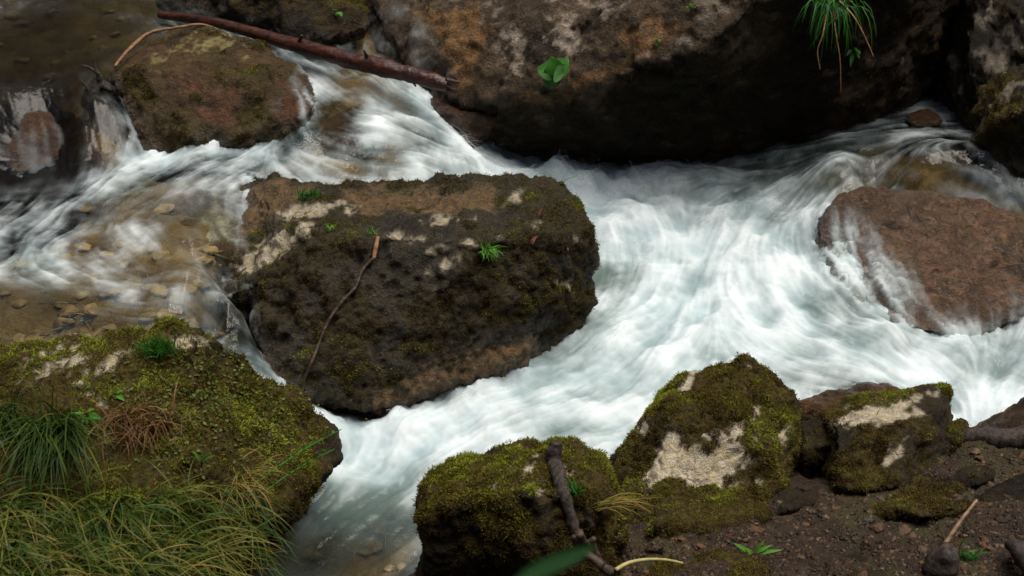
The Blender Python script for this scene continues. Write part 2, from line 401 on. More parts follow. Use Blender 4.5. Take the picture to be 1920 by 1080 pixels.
def poly_dist(px, py, poly):
    """signed distance in pixels, positive inside"""
    P = np.array(poly, float); n = len(P)
    d = np.full(len(px), 1e18); ins = np.zeros(len(px), bool)
    for k in range(n):
        a, b = P[k], P[(k + 1) % n]; e = b - a
        tt = np.clip(((px - a[0]) * e[0] + (py - a[1]) * e[1]) / (e @ e + 1e-9), 0, 1)
        d = np.minimum(d, (px - a[0] - tt * e[0]) ** 2 + (py - a[1] - tt * e[1]) ** 2)
        c = ((a[1] > py) != (b[1] > py)) & (px < (b[0] - a[0]) * (py - a[1]) / (b[1] - a[1] + 1e-12) + a[0])
        ins ^= c
    d = np.sqrt(d)
    return np.where(ins, d, -d)

ROCKS = []
def rock(name, label, cat, parts, mat, voxel=0.009, smooth=14, amp=0.05, freq=3.0, fine=0.012, strata=0.0, sdir=(0.2, 0.3, 1),
         seed=1, moss=0.5, moss_up=0.5, moss_scale=4.0, bare=0.0, patches=(), scratches=(), alg_h=0.10, alg=0.7, alg_z=None, moss_n=30000, moss_len=0.011,
         moss_tint=0.0, group=None, algpatch=(), cushion=1.0, mosspatch=()):
    bm0 = bmesh.new()
    for pts in parts:
        b = hull(pts); tmp = bpy.data.meshes.new('t'); b.to_mesh(tmp); b.free(); bm0.from_mesh(tmp); bpy.data.meshes.remove(tmp)
    me = bpy.data.meshes.new(name); bm0.to_mesh(me); bm0.free()
    o = bpy.data.objects.new(name, me); COL.objects.link(o)
    md = o.modifiers.new('r', 'REMESH'); md.mode = 'VOXEL'; md.voxel_size = voxel
    ms = o.modifiers.new('s', 'SMOOTH'); ms.iterations = smooth; ms.factor = 0.5
    dg = bpy.context.evaluated_depsgraph_get()
    me2 = bpy.data.meshes.new_from_object(o.evaluated_get(dg))
    o.modifiers.clear(); o.data = me2; bpy.data.meshes.remove(me)
    me2.name = name
    v = verts_of(me2); nrm = normals_of(me2)
    q = v + 31.7 * seed
    d = amp * fbm(q * freq, 3, seed) + 0.45 * amp * fbm(q * freq * 3.1, 3, seed + 40)
    rid = 1 - np.abs(fbm(q * freq * 1.7, 3, seed + 11)); d -= 0.25 * amp * (rid > 0.9) * (rid - 0.9) * 10
    if strata:
        sd = np.array(sdir, float); sd /= np.linalg.norm(sd)
        ph = q @ sd * 26 + 2.5 * fbm(q * 2.5, 3, seed + 21)
        d += strata * (np.abs((ph % 1) - 0.5) * 2 - 0.5)
    d += fine * fbm(q * 20, 4, seed + 60, 0.62) + 0.32 * fine * fbm(q * 62, 2, seed + 65)
    v2 = v + nrm * d[:, None]
    me2.vertices.foreach_set('co', v2.astype(np.float32).ravel()); me2.update()
    nrm = normals_of(me2); v = v2
    # what grows and shows where
    px, py = project(v)
    view = np.array([0, 0, CAM_H]) - v; view /= np.linalg.norm(view, axis=1, keepdims=True)
    facing = (nrm * view).sum(1)
    b = np.zeros(len(v))
    wob2 = fbm(q * 36, 3, seed + 71, 0.6); wob = 1.0 * fbm(q * 11, 5, seed + 70, 0.72)
    for pl in patches:
        k = 1.0
        if isinstance(pl, tuple): pl, k = pl
        dd = poly_dist(px, py, pl)
        sc = max(12, 0.35 * np.sqrt(abs(sum(pl[i][0] * pl[(i + 1) % len(pl)][1] - pl[(i + 1) % len(pl)][0] * pl[i][1] for i in range(len(pl)))) / 2))
        fl = 1.0 if k == 1.0 else sstep(-0.12, 0.18, fbm(q * 26, 3, seed + 72, 0.6))
        b = np.maximum(b, fl * k * sstep(-5, 8, dd + wob * sc * 0.85 + 9 * wob2) * (facing > -0.1))
    b = np.maximum(b, bare * sstep(0.42, 0.62, fbm(q * 7, 5, seed + 80, 0.6)) * sstep(-0.15, 0.25, nrm[:, 2]))
    wzl = ZW(v[:, :2])
    up = nrm[:, 2]
    mm = sstep(0.0, 0.5, moss + moss_up * (up - 0.3) + 0.75 * fbm(q * moss_scale, 5, seed + 90, 0.6))
    hgt = v[:, 2] - (wzl if alg_z is None else alg_z)
    al = alg * sstep(alg_h * 1.5, alg_h * 0.3, hgt + 0.06 * fbm(q * 6, 4, seed + 95)) 
    al = al * (0.25 + 0.75 * sstep(-0.35, 0.35, fbm(q * 5.5, 5, seed + 97, 0.65)))
    for pl in algpatch:
        dd = poly_dist(px, py, pl); al = np.maximum(al, sstep(-8, 22, dd + 30 * wob) * (facing > -0.1))
    for pl in mosspatch:
        dd = poly_dist(px, py, pl); k_ = sstep(-4, 10, dd + 16 * wob) * (facing > -0.1); mm = np.maximum(mm, k_); al = al * (1 - k_)
    mm = mm * (1 - 0.85 * np.clip(al * 1.3, 0, 1)); mm = mm * (1 - sstep(0.15, 0.6, b))
    al = al * (1 - b)
    v = v + nrm * (cushion * mm * (0.006 + 0.011 * fbm(q * 15, 3, seed + 99)))[:, None]
    me2.vertices.foreach_set('co', v.astype(np.float32).ravel()); me2.update()
    wet = sstep(0.07, 0.015, hgt + 0.05 * fbm(q * 8, 3, seed + 98))
    attr(me2, 'moss', mm); attr(me2, 'bare', b); attr(me2, 'alg', al); attr(me2, 'wet', wet)
    for p in me2.polygons[:1]: pass
    me2.polygons.foreach_set('use_smooth', np.ones(len(me2.polygons), bool))
    base = np.array([v[:, 0].mean(), v[:, 1].mean(), v[:, 2].min()])
    me2.vertices.foreach_set('co', (v - base).astype(np.float32).ravel()); me2.update()
    o.location = base; me2.materials.clear(); me2.materials.append(mat)
    tag(o, label, cat, group)
    bpy.context.view_layer.update()
    ROCKS.append(o)
    # moss cushions: short upright shoots over the mossy area
    if moss_n:
        nf = len(me2.polygons)
        cen = np.empty(nf * 3, np.float32); me2.polygons.foreach_get('center', cen); cen = cen.reshape(-1, 3).astype(float)
        fn = np.empty(nf * 3, np.float32); me2.polygons.foreach_get('normal', fn); fn = fn.reshape(-1, 3).astype(float)
        ar = np.empty(nf, np.float32); me2.polygons.foreach_get('area', ar)
        vi = np.empty(nf, np.int32); ls = np.empty(nf, np.int32); me2.polygons.foreach_get('loop_start', ls)
        lv = np.empty(len(me2.loops), np.int32); me2.loops.foreach_get('vertex_index', lv)
        fm = mm[lv[ls]]
        cw = cen + base
        fx, fy = project(cw)
        vw = np.array([0, 0, CAM_H]) - cw; vw /= np.linalg.norm(vw, axis=1, keepdims=True)
        see = (fx > -250) & (fx < 2170) & (fy > -150) & (fy < 1230) & ((fn * vw).sum(1) > -0.45)
        w = ar * sstep(0.25, 0.8, fm) * see * (0.06 + sstep(-0.35, 0.15, fbm(cw * 24, 3, seed + 35)))
        if w.sum() > 0:
            N = int(moss_n * 1.5)
            pick = rng.choice(nf, N, p=w / w.sum())
            c = cen[pick] + rng.normal(0, voxel * 0.5, (N, 3)); n = fn[pick]
            c = c - n * 0.002
            clump = fbm((c + base) * 16, 3, seed + 33); cl2 = fbm((c + base) * 5, 3, seed + 34)
            dirn = n + rng.normal(0, 0.45, (N, 3)) + np.array([0, 0, 0.15]); dirn /= np.linalg.norm(dirn, axis=1, keepdims=True)
            ln = 0.60 * moss_len * (0.4 + 1.1 * rng.random(N) ** 1.5) * (1 + 0.5 * clump)
            side = np.cross(dirn, rng.normal(0, 1, (N, 3))); side /= np.linalg.norm(side, axis=1, keepdims=True) + 1e-9
            wd = (0.0009 + 0.0011 * rng.random(N))[:, None]
            V = np.empty((N, 4, 3))
            V[:, 0] = c - side * wd; V[:, 1] = c + side * wd
            mid = c + dirn * (ln * 0.6)[:, None]
            tip = c + dirn * ln[:, None] + np.array([0, 0, -0.15]) * ln[:, None]
            V[:, 2] = mid + side * wd * 0.8; V[:, 3] = tip
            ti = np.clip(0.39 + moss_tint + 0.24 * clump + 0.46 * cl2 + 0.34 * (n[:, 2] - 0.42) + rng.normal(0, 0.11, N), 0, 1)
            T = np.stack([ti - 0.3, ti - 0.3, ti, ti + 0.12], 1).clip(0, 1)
            Fq = np.arange(N * 4).reshape(N, 4)
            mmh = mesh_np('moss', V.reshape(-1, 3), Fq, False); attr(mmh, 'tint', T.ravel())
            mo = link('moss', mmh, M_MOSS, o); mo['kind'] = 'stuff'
    return o

X = lambda *a: Vector(a)

boulder_mid = rock('boulder', 'wide dark mossy boulder streaked with pale veins parting the white water in mid stream', 'boulder', [
  [PY(455,338,4.72), PY(600,338,4.56), PY(800,344,4.50), PY(960,334,4.50), PY(1060,338,4.46), PY(1094,372,4.40),
   PY(484,545,3.98), PY(580,452,4.02), PY(720,440,4.0), PY(880,455,3.98), PY(1050,440,4.06), PY(1098,430,4.16), PY(1106,490,4.2), PY(1090,590,4.2), PY(1050,655,4.12),
   PY(482,680,3.82), PY(496,722,3.76), PY(600,748,3.76), PY(720,755,3.75), PY(840,720,3.82), PY(980,680,3.96),
   X(-0.8,4.8,-.05), X(.2,4.8,-.05), X(-.62,3.95,-.05), X(.05,4.1,-.05)],
  [PY(385,335,4.85), PY(470,325,4.80), PY(560,338,4.6), PY(395,450,4.4), PY(415,545,4.12), PY(500,520,4.05), PY(560,460,4.15), X(-1.42,4.85,.24), X(-1.3,4.3,.2), X(-1.1,4.05,.2), X(-.95,4.2,.1), X(-.6,4.3,.0)],
 ], M_MID, voxel=0.0075, smooth=8, amp=0.024, freq=2.6, fine=0.017, seed=3, moss=0.36, moss_up=-0.05, moss_scale=7, cushion=0.45,
 patches=[[(430,520),(480,505),(540,480),(585,425),(570,415),(520,445),(470,480)], [(520,400),(560,385),(600,380),(640,385),(600,400),(540,415)],
          [(785,415),(825,403),(860,408),(835,418),(790,425)], [(735,440),(790,445),(800,452),(760,453)], [(805,515),(850,478),(868,482),(830,510)],
          [(800,462),(830,457),(840,468),(805,472)], [(950,372),(985,352),(975,375),(948,385)], [(870,415),(910,405),(905,415)], [(860,452),(880,450),(885,460),(865,465)],
          [(1060,420),(1070,425),(1085,450),(1075,448)], [(1045,530),(1075,528),(1070,540)], [(640,450),(690,452),(650,458)], [(935,445),(950,448),(940,458)], [(650,395),(665,392),(655,402)],
          [(810,530),(822,528),(818,545)], [(1000,420),(1012,418),(1008,426)]],
 alg_h=0.075, alg=0.85, mosspatch=[[(965,362),(1070,345),(1100,400),(1104,470),(1040,490),(985,430)]], moss_n=100000, moss_len=0.007, moss_tint=-0.16, algpatch=[[(280,325),(440,330),(430,420),(420,570),(280,570)], [(640,350),(800,350),(940,345),(930,400),(700,405),(640,380)], [(400,330),(600,340),(560,390),(500,420),(430,500),(405,420)], [(590,780),(680,728),(780,690),(900,652),(1050,640),(1070,690),(900,712),(790,752),(700,800)]])

boulder_left = rock('boulder', 'large mossy boulder under grass tufts in the lower left corner', 'boulder', [
  [PY(-120,690,3.2), PY(0,662,3.25), PY(95,645,3.28), PY(250,648,3.28), PY(370,620,3.32), PY(452,652,3.36), PY(515,700,3.40), PY(575,762,3.42), PY(622,812,3.38), PY(636,862,3.32),
   PY(585,915,3.24), PY(470,968,3.16), PY(390,1000,3.08), PY(-150,900,2.6), PY(280,905,2.78), PY(400,930,2.98), PY(300,1090,2.8), PY(-150,1150,2.3), PY(300,1130,2.5),
   X(-1.5,3.6,0.0), X(-.82,3.45,-.05), X(-1.6,2.4,.1), X(-.85,2.7,-.05)],
 ], M_ROCK, voxel=0.008, smooth=9, amp=0.028, freq=3.5, fine=0.013, seed=8, moss=0.46, moss_up=0.3, moss_scale=4.5,
 patches=[([(40,690),(100,650),(160,660),(155,710),(60,735)], .97), ([(180,700),(215,665),(250,655),(215,690)], .97), ([(300,645),(360,632),(400,640),(340,655)], .97), ([(505,735),(560,770),(550,775),(500,742)], .97), ([(170,745),(200,755),(195,768)], .97), ([(40,720),(60,715),(70,745)], .97)],
 alg=0.4, alg_h=0.05, moss_n=110000, moss_len=0.013, moss_tint=0.14)

boulder_front = rock('boulder', 'rounded mossy boulder with a charred stick leaning on it at the bottom centre', 'boulder', [
  [PY(788,965,2.9), PY(800,915,2.98), PY(865,865,3.05), PY(975,842,3.08), PY(1065,840,3.08), PY(1125,868,3.04), PY(1158,925,2.98), PY(1163,1010,2.88),
   PY(870,930,2.82), PY(980,915,2.76), PY(1110,940,2.78), PY(805,975,2.84),
   PY(812,1100,2.95), PY(930,1150,2.88), PY(1150,1150,2.72), X(-.22,3.1,-.1), X(.28,3.2,-.05), X(.25,2.75,-.05), X(-.2,2.9,-.1)],
 ], M_ROCK, voxel=0.007, smooth=9, amp=0.026, freq=4.5, fine=0.010, seed=12, moss=0.42, moss_up=0.32, moss_scale=5,
 patches=[[(975,905),(990,870),(1005,855),(1005,880),(985,900)], [(875,905),(905,902),(900,915)], [(935,885),(985,868),(950,890)], [(1055,880),(1075,890),(1070,905)], [(1005,910),(1020,920),(1010,925)],
          [(920,905),(930,900),(935,925)], [(1105,965),(1120,975),(1110,985)], [(1150,975),(1160,970),(1160,1010)]],
 alg=0.2, alg_h=0.04, moss_n=80000, moss_len=0.011, moss_tint=-0.07)

boulder_pale = rock('boulder', 'mossy boulder with a big bare cream patch on its front beside the stream', 'boulder', [
  [PY(1138,880,3.38), PY(1200,782,3.52), PY(1285,692,3.62), PY(1340,676,3.64), PY(1405,668,3.62), PY(1455,702,3.6), PY(1490,735,3.58), PY(1500,830,3.46), PY(1482,900,3.32),
   PY(1390,935,3.18), PY(1240,945,3.14), PY(1190,980,3.12), PY(1250,800,3.36), PY(1370,770,3.36), PY(1230,1000,3.1),
   X(.25,3.6,-.1), X(.85,3.7,-.1), X(.3,3.15,.0), X(.76,3.25,.0)],
 ], M_ROCK, voxel=0.007, smooth=7, amp=0.022, freq=4.0, fine=0.011, seed=17, moss=0.55, moss_up=0.25, moss_scale=4,
 patches=[[(1205,915),(1230,860),(1225,820),(1260,805),(1290,830),(1340,835),(1370,815),(1398,850),(1392,885),(1360,900),(1330,925),(1290,920),(1260,900),(1225,920)],
          [(1195,800),(1215,790),(1225,810),(1205,830)], [(1265,745),(1285,720),(1300,690),(1315,685),(1290,735)], [(1450,820),(1478,795),(1470,835)], [(1410,765),(1425,760),(1415,785)], [(1370,905),(1420,895),(1430,910),(1385,915)],
          [(1400,685),(1405,680),(1403,700)]],
 alg=0.2, alg_h=0.03, moss_n=65000, moss_len=0.010, moss_tint=0.06)

boulder_block = rock('boulder', 'low mossy block with a flat chalky white top at the water edge', 'boulder', [
  [PY(1540,772,3.62), PY(1600,745,3.68), PY(1690,735,3.7), PY(1772,720,3.68), PY(1788,762,3.62), PY(1790,800,3.56), PY(1572,806,3.4), PY(1640,805,3.42), PY(1745,772,3.5),
   PY(1575,895,3.3), PY(1590,920,3.24), PY(1680,915,3.28), PY(1770,850,3.45), X(.92,3.75,-.05), X(1.35,3.8,-.05), X(.92,3.35,.0), X(1.25,3.4,.0)],
 ], M_ROCK, voxel=0.006, smooth=7, amp=0.016, freq=5.0, fine=0.009, strata=0.004, sdir=(0,0.4,1), seed=23, moss=0.42, moss_up=0.1, moss_scale=6,
 patches=[[(1555,788),(1600,768),(1660,762),(1655,790),(1610,803),(1560,800)], [(1655,765),(1730,742),(1725,755),(1660,778)], [(1640,780),(1735,768),(1738,780),(1650,795)], [(1740,738),(1760,733),(1755,742)], [(1655,868),(1690,825),(1700,822),(1690,850),(1660,875)]],
 alg=0.2, alg_h=0.03, moss_n=40000, moss_len=0.009, moss_tint=-0.08)

boulder_right = rock('boulder', 'smooth wet brown boulder washed by the rapids at the right', 'boulder', [
  [PY(1530,415,4.62), PY(1580,356,4.74), PY(1700,346,4.76), PY(1840,362,4.62), PY(1925,405,4.5), PY(1960,500,4.36), PY(1930,590,4.2), PY(1820,640,4.14), PY(1690,615,4.2), PY(1590,565,4.32),
   PY(1640,420,4.60), PY(1800,420,4.60), PY(1700,490,4.42), PY(1850,505,4.42), X(1.0,4.75,0), X(1.85,4.75,0), X(1.05,4.4,0), X(1.75,4.3,0)],
 ], M_TAN, voxel=0.009, smooth=26, amp=0.035, freq=2.6, fine=0.008, seed=29, moss=-0.45, moss_up=0.0, alg_h=0.45, alg=0.62, moss_n=0)

rock_overhang = rock('overhanging_rock', 'huge overhanging rock with a pale lichened slope above a black undercut', 'rock', [
  [PY(750,-30,6.2), PY(745,40,5.8), PY(765,105,5.5), PY(835,165,5.34), PY(872,200,5.26), PY(960,212,5.22), PY(1090,185,5.08), PY(1200,128,4.98), PY(1310,92,4.92), PY(1420,10,4.9), PY(1560,-80,4.86),
   PY(900,0,6.0), PY(1100,-120,5.9), PY(1400,-220,5.6), X(2.3,5.6,1.9), X(0.4,7.0,1.7), X(-.9,7.0,.9), PY(1700,-60,5.1), PY(1760,60,5.45), X(2.2,7.0,1.9),
   X(-.25,5.5,.1), X(.7,5.42,.05), X(1.6,5.6,.05), X(1.9,5.9,.1), X(-.7,6.1,.2), X(-.55,5.6,.2), X(2,7,0)],
 ], M_WALL, voxel=0.014, smooth=8, amp=0.045, freq=1.8, fine=0.015, strata=0.0, seed=37, moss=-0.02, moss_up=-0.75, moss_scale=3.5, bare=0.35,  # dark moss on faces turned down, blackened to deepen the undercut's shade
 patches=[([(920,70),(975,55),(1000,90),(990,140),(950,145),(930,110)], .7), ([(1010,30),(1080,40),(1090,90),(1040,100),(1010,80)], .75), ([(1040,0),(1180,-10),(1150,40),(1060,20)], .5), ([(1170,110),(1290,60),(1320,40),(1330,70),(1220,115)], .5)],
 alg_h=0.06, alg=0.35, moss_n=70000, moss_len=0.012, moss_tint=-0.44,
 algpatch=[[(770,20),(900,0),(930,60),(900,160),(860,190),(820,100)], [(980,190),(1060,150),(1170,120),(1160,60),(1240,30),(1330,40),(1200,125),(1080,185)]])

rock_cliff = rock('rock_wall', 'cracked rock wall with a bare whitish slab in the upper right corner', 'rock', [
  [PY(1760,260,5.5), PY(1750,100,5.7), PY(1790,-60,5.6), PY(1820,30,5.35), PY(1800,150,5.35), PY(1815,240,5.25), PY(1900,170,5.1), PY(1930,40,5.1), PY(2100,-100,5.2), PY(2100,300,5.0),
   X(2.3,6.4,1.7), X(3.2,6.2,1.8), X(1.9,5.6,.2), X(3.0,5.2,.2), X(3.2,6.3,.2), X(2.0,6.4,.2)],
 ], M_DARK, voxel=0.011, smooth=8, amp=0.035, freq=3.5, fine=0.012, seed=41, moss=-0.25, moss_up=0.2, bare=0.25,
 patches=[[(1812,30),(1850,8),(1864,55),(1900,100),(1885,132),(1850,145),(1822,90)], ([(1875,50),(1925,40),(1925,110),(1900,95)], .55), ([(1770,100),(1810,85),(1830,140),(1800,190),(1770,160)], .22)],
 alg_h=0.1, alg=0.5, moss_n=12000, moss_tint=-0.15)

rock_dark_right = rock('boulder', 'black mossy boulder at the right edge below the rock wall', 'boulder', [
  [PY(1822,190,4.98), PY(1870,140,5.05), PY(1940,120,5.0), PY(2080,150,4.9), PY(1812,300,4.9), PY(1850,340,4.78), PY(1930,380,4.68), PY(2080,420,4.6), PY(1870,220,4.75), PY(1940,200,4.65),
   X(2.0,5.2,.2), X(2.9,5.1,.2), X(1.95,4.85,.2), X(2.8,4.6,.2)],
 ], M_DARK, voxel=0.009, amp=0.035, freq=4.5, fine=0.012, seed=43, moss=0.15, moss_up=0.2, bare=0.35, alg_h=0.12, alg=0.35, moss_n=22000, moss_len=0.010, moss_tint=-0.16)

boulder_dome = rock('boulder', 'domed brown boulder with yellow lichen flecks below the fallen log', 'boulder', [
  [PY(212,135,5.25), PY(250,92,5.5), PY(335,58,5.65), PY(430,56,5.65), PY(510,95,5.5), PY(560,130,5.35), PY(600,190,5.15), PY(575,215,5.05), PY(470,250,4.95), PY(400,255,4.95), PY(310,225,5.0), PY(235,180,5.12),
   PY(330,130,5.16), PY(470,150,5.1), PY(400,110,5.28), X(-1.9,5.5,.2), X(-.8,5.3,.2), X(-1.6,5.0,.2), X(-1.0,4.95,.2)],
 ], M_OLIVE, voxel=0.009, smooth=18, amp=0.03, freq=4.0, fine=0.009, seed=47, moss=0.30, moss_up=-0.25, moss_scale=6,
 patches=[([(320,95),(350,75),(440,62),(475,85),(470,108),(445,88),(400,95),(350,105)], .6), ([(280,108),(330,92),(330,112),(290,122)], .55), ([(430,60),(455,62),(478,105),(455,112)], .6)],
 algpatch=[[(320,135),(460,145),(478,200),(420,235),(340,200)], [(520,150),(600,180),(600,210),(500,235)]],
 mosspatch=[[(470,165),(500,155),(505,225),(455,242)], [(348,165),(388,168),(388,198),(350,192)], [(215,130),(262,118),(310,205),(262,205)]], alg_h=0.3, alg=0.6, moss_n=40000, moss_len=0.009, moss_tint=-0.15)

boulder_falls = rock('boulder', 'dark boulder under a thin veil of falling water at the left edge', 'boulder', [
  [PY(-100,210,5.2), PY(0,195,5.24), PY(70,182,5.26), PY(150,200,5.18), PY(205,250,5.02), PY(200,320,4.86), PY(110,345,4.76), PY(0,375,4.7), PY(-100,380,4.7), PY(100,240,4.98), X(-2.4,5.3,.2), X(-1.6,5.2,.2), X(-1.7,4.9,.2), X(-2.3,4.8,.2)],
 ], M_WET, voxel=0.010, smooth=18, amp=0.035, freq=4.0, fine=0.009, seed=53, moss=-0.4, moss_up=0.1, alg_h=0.25, alg=0.6, moss_n=0)

rock_back = rock('boulder', 'dark green mossy rock behind the fallen log at the top', 'boulder', [
  [PY(378,2,6.08), PY(428,17,5.88), PY(538,44,5.73), PY(618,70,5.63), PY(683,54,5.73), PY(700,-18,6.08), PY(628,-8,5.78), PY(478,-28,5.88), X(-1.6,6.9,1.25), X(-.85,6.9,1.2), X(-1.3,6.3,1.05), X(-.92,6.3,1.0), X(-1.7,6.5,.3), X(-.85,6.3,.3), X(-1.0,5.95,.3)],
 ], M_DARK, voxel=0.011, amp=0.04, freq=3.5, fine=0.014, seed=59, moss=0.35, moss_up=0.2, alg_h=0.06, alg=0.4, moss_n=30000, moss_len=0.012, moss_tint=-0.14)

# low stones in and beside the water
SMALL = [
 ('brown stone showing through the rapids below the fallen log', 'stone', [PY(610,235,5.22),PY(680,215,5.24),PY(740,240,5.16),PY(700,262,5.08),PY(630,258,5.1),X(-.9,5.2,.3),X(-.55,5.2,.3),X(-.75,4.95,.3)], M_WET, -0.6, 0),
 ('tan wet stone at the foot of the pale slope where the log ends', 'stone', [PY(800,180,5.42),PY(850,175,5.44),PY(905,190,5.36),PY(935,215,5.26),PY(880,215,5.24),PY(820,205,5.3),X(-.4,5.5,.3),X(0,5.45,.3),X(-.2,5.2,.3)], M_WET, -0.6, 0),
 ('flat brown wet stone behind the chalky topped block', 'stone', [PY(1495,760,3.7),PY(1560,728,3.84),PY(1650,718,3.9),PY(1710,735,3.84),PY(1600,770,3.66),X(.8,3.9,-.05),X(1.25,3.95,-.05),X(1.0,3.6,-.05)], M_WET, -0.6, 0),
 ('orange tan stone in the dark gap below the rock wall', 'stone', [PY(1700,215,5.35),PY(1725,203,5.4),PY(1758,212,5.36),PY(1762,232,5.28),PY(1715,235,5.27),X(1.6,5.4,.3),X(1.8,5.4,.3)], M_WET, -0.6, 0),
 ('dark brown boulder at the right edge beside the lower pool', 'boulder', [PY(1878,800,3.56),PY(1890,760,3.66),PY(1940,735,3.7),PY(2020,740,3.7),PY(2020,850,3.45),PY(1900,815,3.5),X(1.3,3.7,-.05),X(1.7,3.8,-.05)], M_WET, -0.2, 6000),
 ('olive rounded stone half sunk in the soil on the right', 'stone', [PY(1808,885,3.28),PY(1830,865,3.34),PY(1862,870,3.32),PY(1868,895,3.24),PY(1835,908,3.2),X(1.05,3.3,.02),X(1.2,3.3,.02)], M_ROCK, 0.1, 4000),
 ('low mossy hump in front of the cream patched boulder', 'stone', [PY(1225,950,3.1),PY(1290,918,3.2),PY(1400,930,3.16),PY(1440,960,3.06),PY(1330,985,2.98),PY(1235,985,2.98),X(.3,3.1,.0),X(.7,3.2,.0),X(.5,2.9,.0)], M_ROCK, 0.6, 22000),
 ('mossy yellow green mound at the bottom edge', 'stone', [PY(1225,1085,2.78),PY(1290,1048,2.88),PY(1370,1034,2.9),PY(1440,1060,2.82),PY(1460,1110,2.7),PY(1330,1150,2.6),X(.25,2.8,.0),X(.6,2.85,.0),X(.45,2.6,.0)], M_ROCK, 0.6, 22000),
 ('low mossy lump in the soil below the chalky topped block', 'stone', [PY(1680,930,3.18),PY(1740,900,3.26),PY(1810,915,3.22),PY(1830,950,3.10),PY(1750,970,3.02),PY(1690,955,3.06),X(.85,3.2,.0),X(1.1,3.2,.0)], M_ROCK, 0.3, 14000),
 ('mossy lump at the bottom edge left of the broken stump', 'stone', [PY(1560,1050,2.9),PY(1610,1030,2.94),PY(1680,1045,2.9),PY(1690,1085,2.78),PY(1600,1095,2.74),X(.65,2.9,.0),X(.8,2.9,.0)], M_ROCK, 0.15, 9000),
 ('brown angular stone half buried beside the cream patched boulder foot', 'stone', [PY(1455,930,3.2),PY(1490,905,3.28),PY(1530,915,3.26),PY(1540,940,3.16),PY(1480,955,3.1),X(.6,3.2,.0),X(.75,3.2,.0)], M_ROCK, -0.3, 0),
 ('dark mossy stone wedged between the cream patched boulder and the block', 'stone', [PY(1500,780,3.6),PY(1545,775,3.6),PY(1560,830,3.46),PY(1510,840,3.44),X(.8,3.65,0),X(.95,3.65,0),X(.85,3.45,0)], M_DARK, 0.4, 5000),
 ('dark mossy ledge stone touching the right end of the chalky topped block', 'stone', [PY(1775,790,3.58),PY(1800,775,3.6),PY(1828,800,3.54),PY(1790,830,3.46),X(1.2,3.6,0),X(1.35,3.6,0),X(1.2,3.45,0)], M_DARK, 0.4, 5000),
 ('ochre algae covered stone at the foot of the wide dark boulder', 'stone', [PY(675,740,3.84),PY(720,715,3.9),PY(790,700,3.94),PY(880,668,4.02),PY(905,690,3.96),PY(800,740,3.84),PY(730,770,3.76),PY(690,768,3.76),X(-.4,3.95,-.05),X(-.1,4.05,-.05)], M_WET, -0.5, 0),
 ('brown rounded stone at the left edge under the falls', 'stone', [PY(-60,400,4.62),PY(-20,372,4.7),PY(15,385,4.66),PY(22,410,4.58),PY(-30,425,4.54),X(-2,4.65,.3),X(-1.75,4.65,.3)], M_WET, -0.6, 0),
 ('grey flat stone slab in the soil at the right edge', 'stone', [PY(1860,930,3.14),PY(1900,890,3.24),PY(1980,880,3.26),PY(1990,960,3.05),PY(1880,950,3.08),X(1.1,3.2,.0),X(1.4,3.2,.0)], M_DARK, -0.2, 0),
 ('wet brown stone under the thin sheet of water beside the wide boulder', 'stone', [PY(395,700,3.92),PY(450,690,3.96),PY(500,720,3.88),PY(480,760,3.76),PY(420,760,3.74),X(-.9,4.0,-.05),X(-.65,4.0,-.05),X(-.7,3.8,-.05)], M_WET, -0.5, 0),
]
for k, (lab, cat, pts, m, ms, mn) in enumerate(SMALL):
    rock('boulder' if cat == 'boulder' else 'stone', lab, cat, [pts], m, voxel=0.007, smooth=10, amp=0.014, freq=7, fine=0.006, seed=70 + k, moss=ms, moss_up=0.1, moss_scale=7,
         alg_h=0.12, alg=0.8 if ms < 0 else 0.15, moss_n=mn, moss_len=0.009, moss_tint=0.08 if 'yellow' in lab else -0.05)

# ------------------------------------------------------------------ water: one surface over pools, rapids and falls
H = 0.005
xs = np.arange(-2.75, 2.75, H); ys = np.arange(2.75, 7.0, H)
NX, NY = len(xs), len(ys)
C = 8                                            # coarse field step
cx, cy = xs[::C], ys[::C]
CX, CY = np.meshgrid(cx, cy); cq = np.stack([CX.ravel(), CY.ravel()], 1)
d2 = ((cq[:, None] - fl_pts[None]) ** 2).sum(-1)
w = 1 / (d2 + 0.0012) ** 2
ws = w.sum(1)
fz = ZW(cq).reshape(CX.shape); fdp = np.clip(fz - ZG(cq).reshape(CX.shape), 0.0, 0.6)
ff = ((w @ fl_foam) / ws).reshape(CX.shape); fm = ((w @ fl_murk) / ws).reshape(CX.shape)
wd_ = 1 / (d2 + 0.006) ** 2; vd = wd_ @ fl_dir; vd /= np.linalg.norm(vd, axis=1, keepdims=True) + 1e-9
vx, vy = vd[:, 0].reshape(CX.shape), vd[:, 1].reshape(CX.shape)
def upsample(a):
    jx = np.clip((xs - cx[0]) / (C * H), 0, len(cx) - 1.001); jy = np.clip((ys - cy[0]) / (C * H), 0, len(cy) - 1.001)
    ix, iy = jx.astype(int), jy.astype(int); tx, ty = (jx - ix)[None], (jy - iy)[:, None]
    A = a[np.ix_(iy, ix)]; B = a[np.ix_(iy, ix + 1)]; D = a[np.ix_(iy + 1, ix)]; E = a[np.ix_(iy + 1, ix + 1)]
    return (A * (1 - tx) + B * tx) * (1 - ty) + (D * (1 - tx) + E * tx) * ty
Z = upsample(fz); DEP = upsample(fdp); FO = upsample(ff); MU = upsample(fm); VX = upsample(vx); VY = upsample(vy)
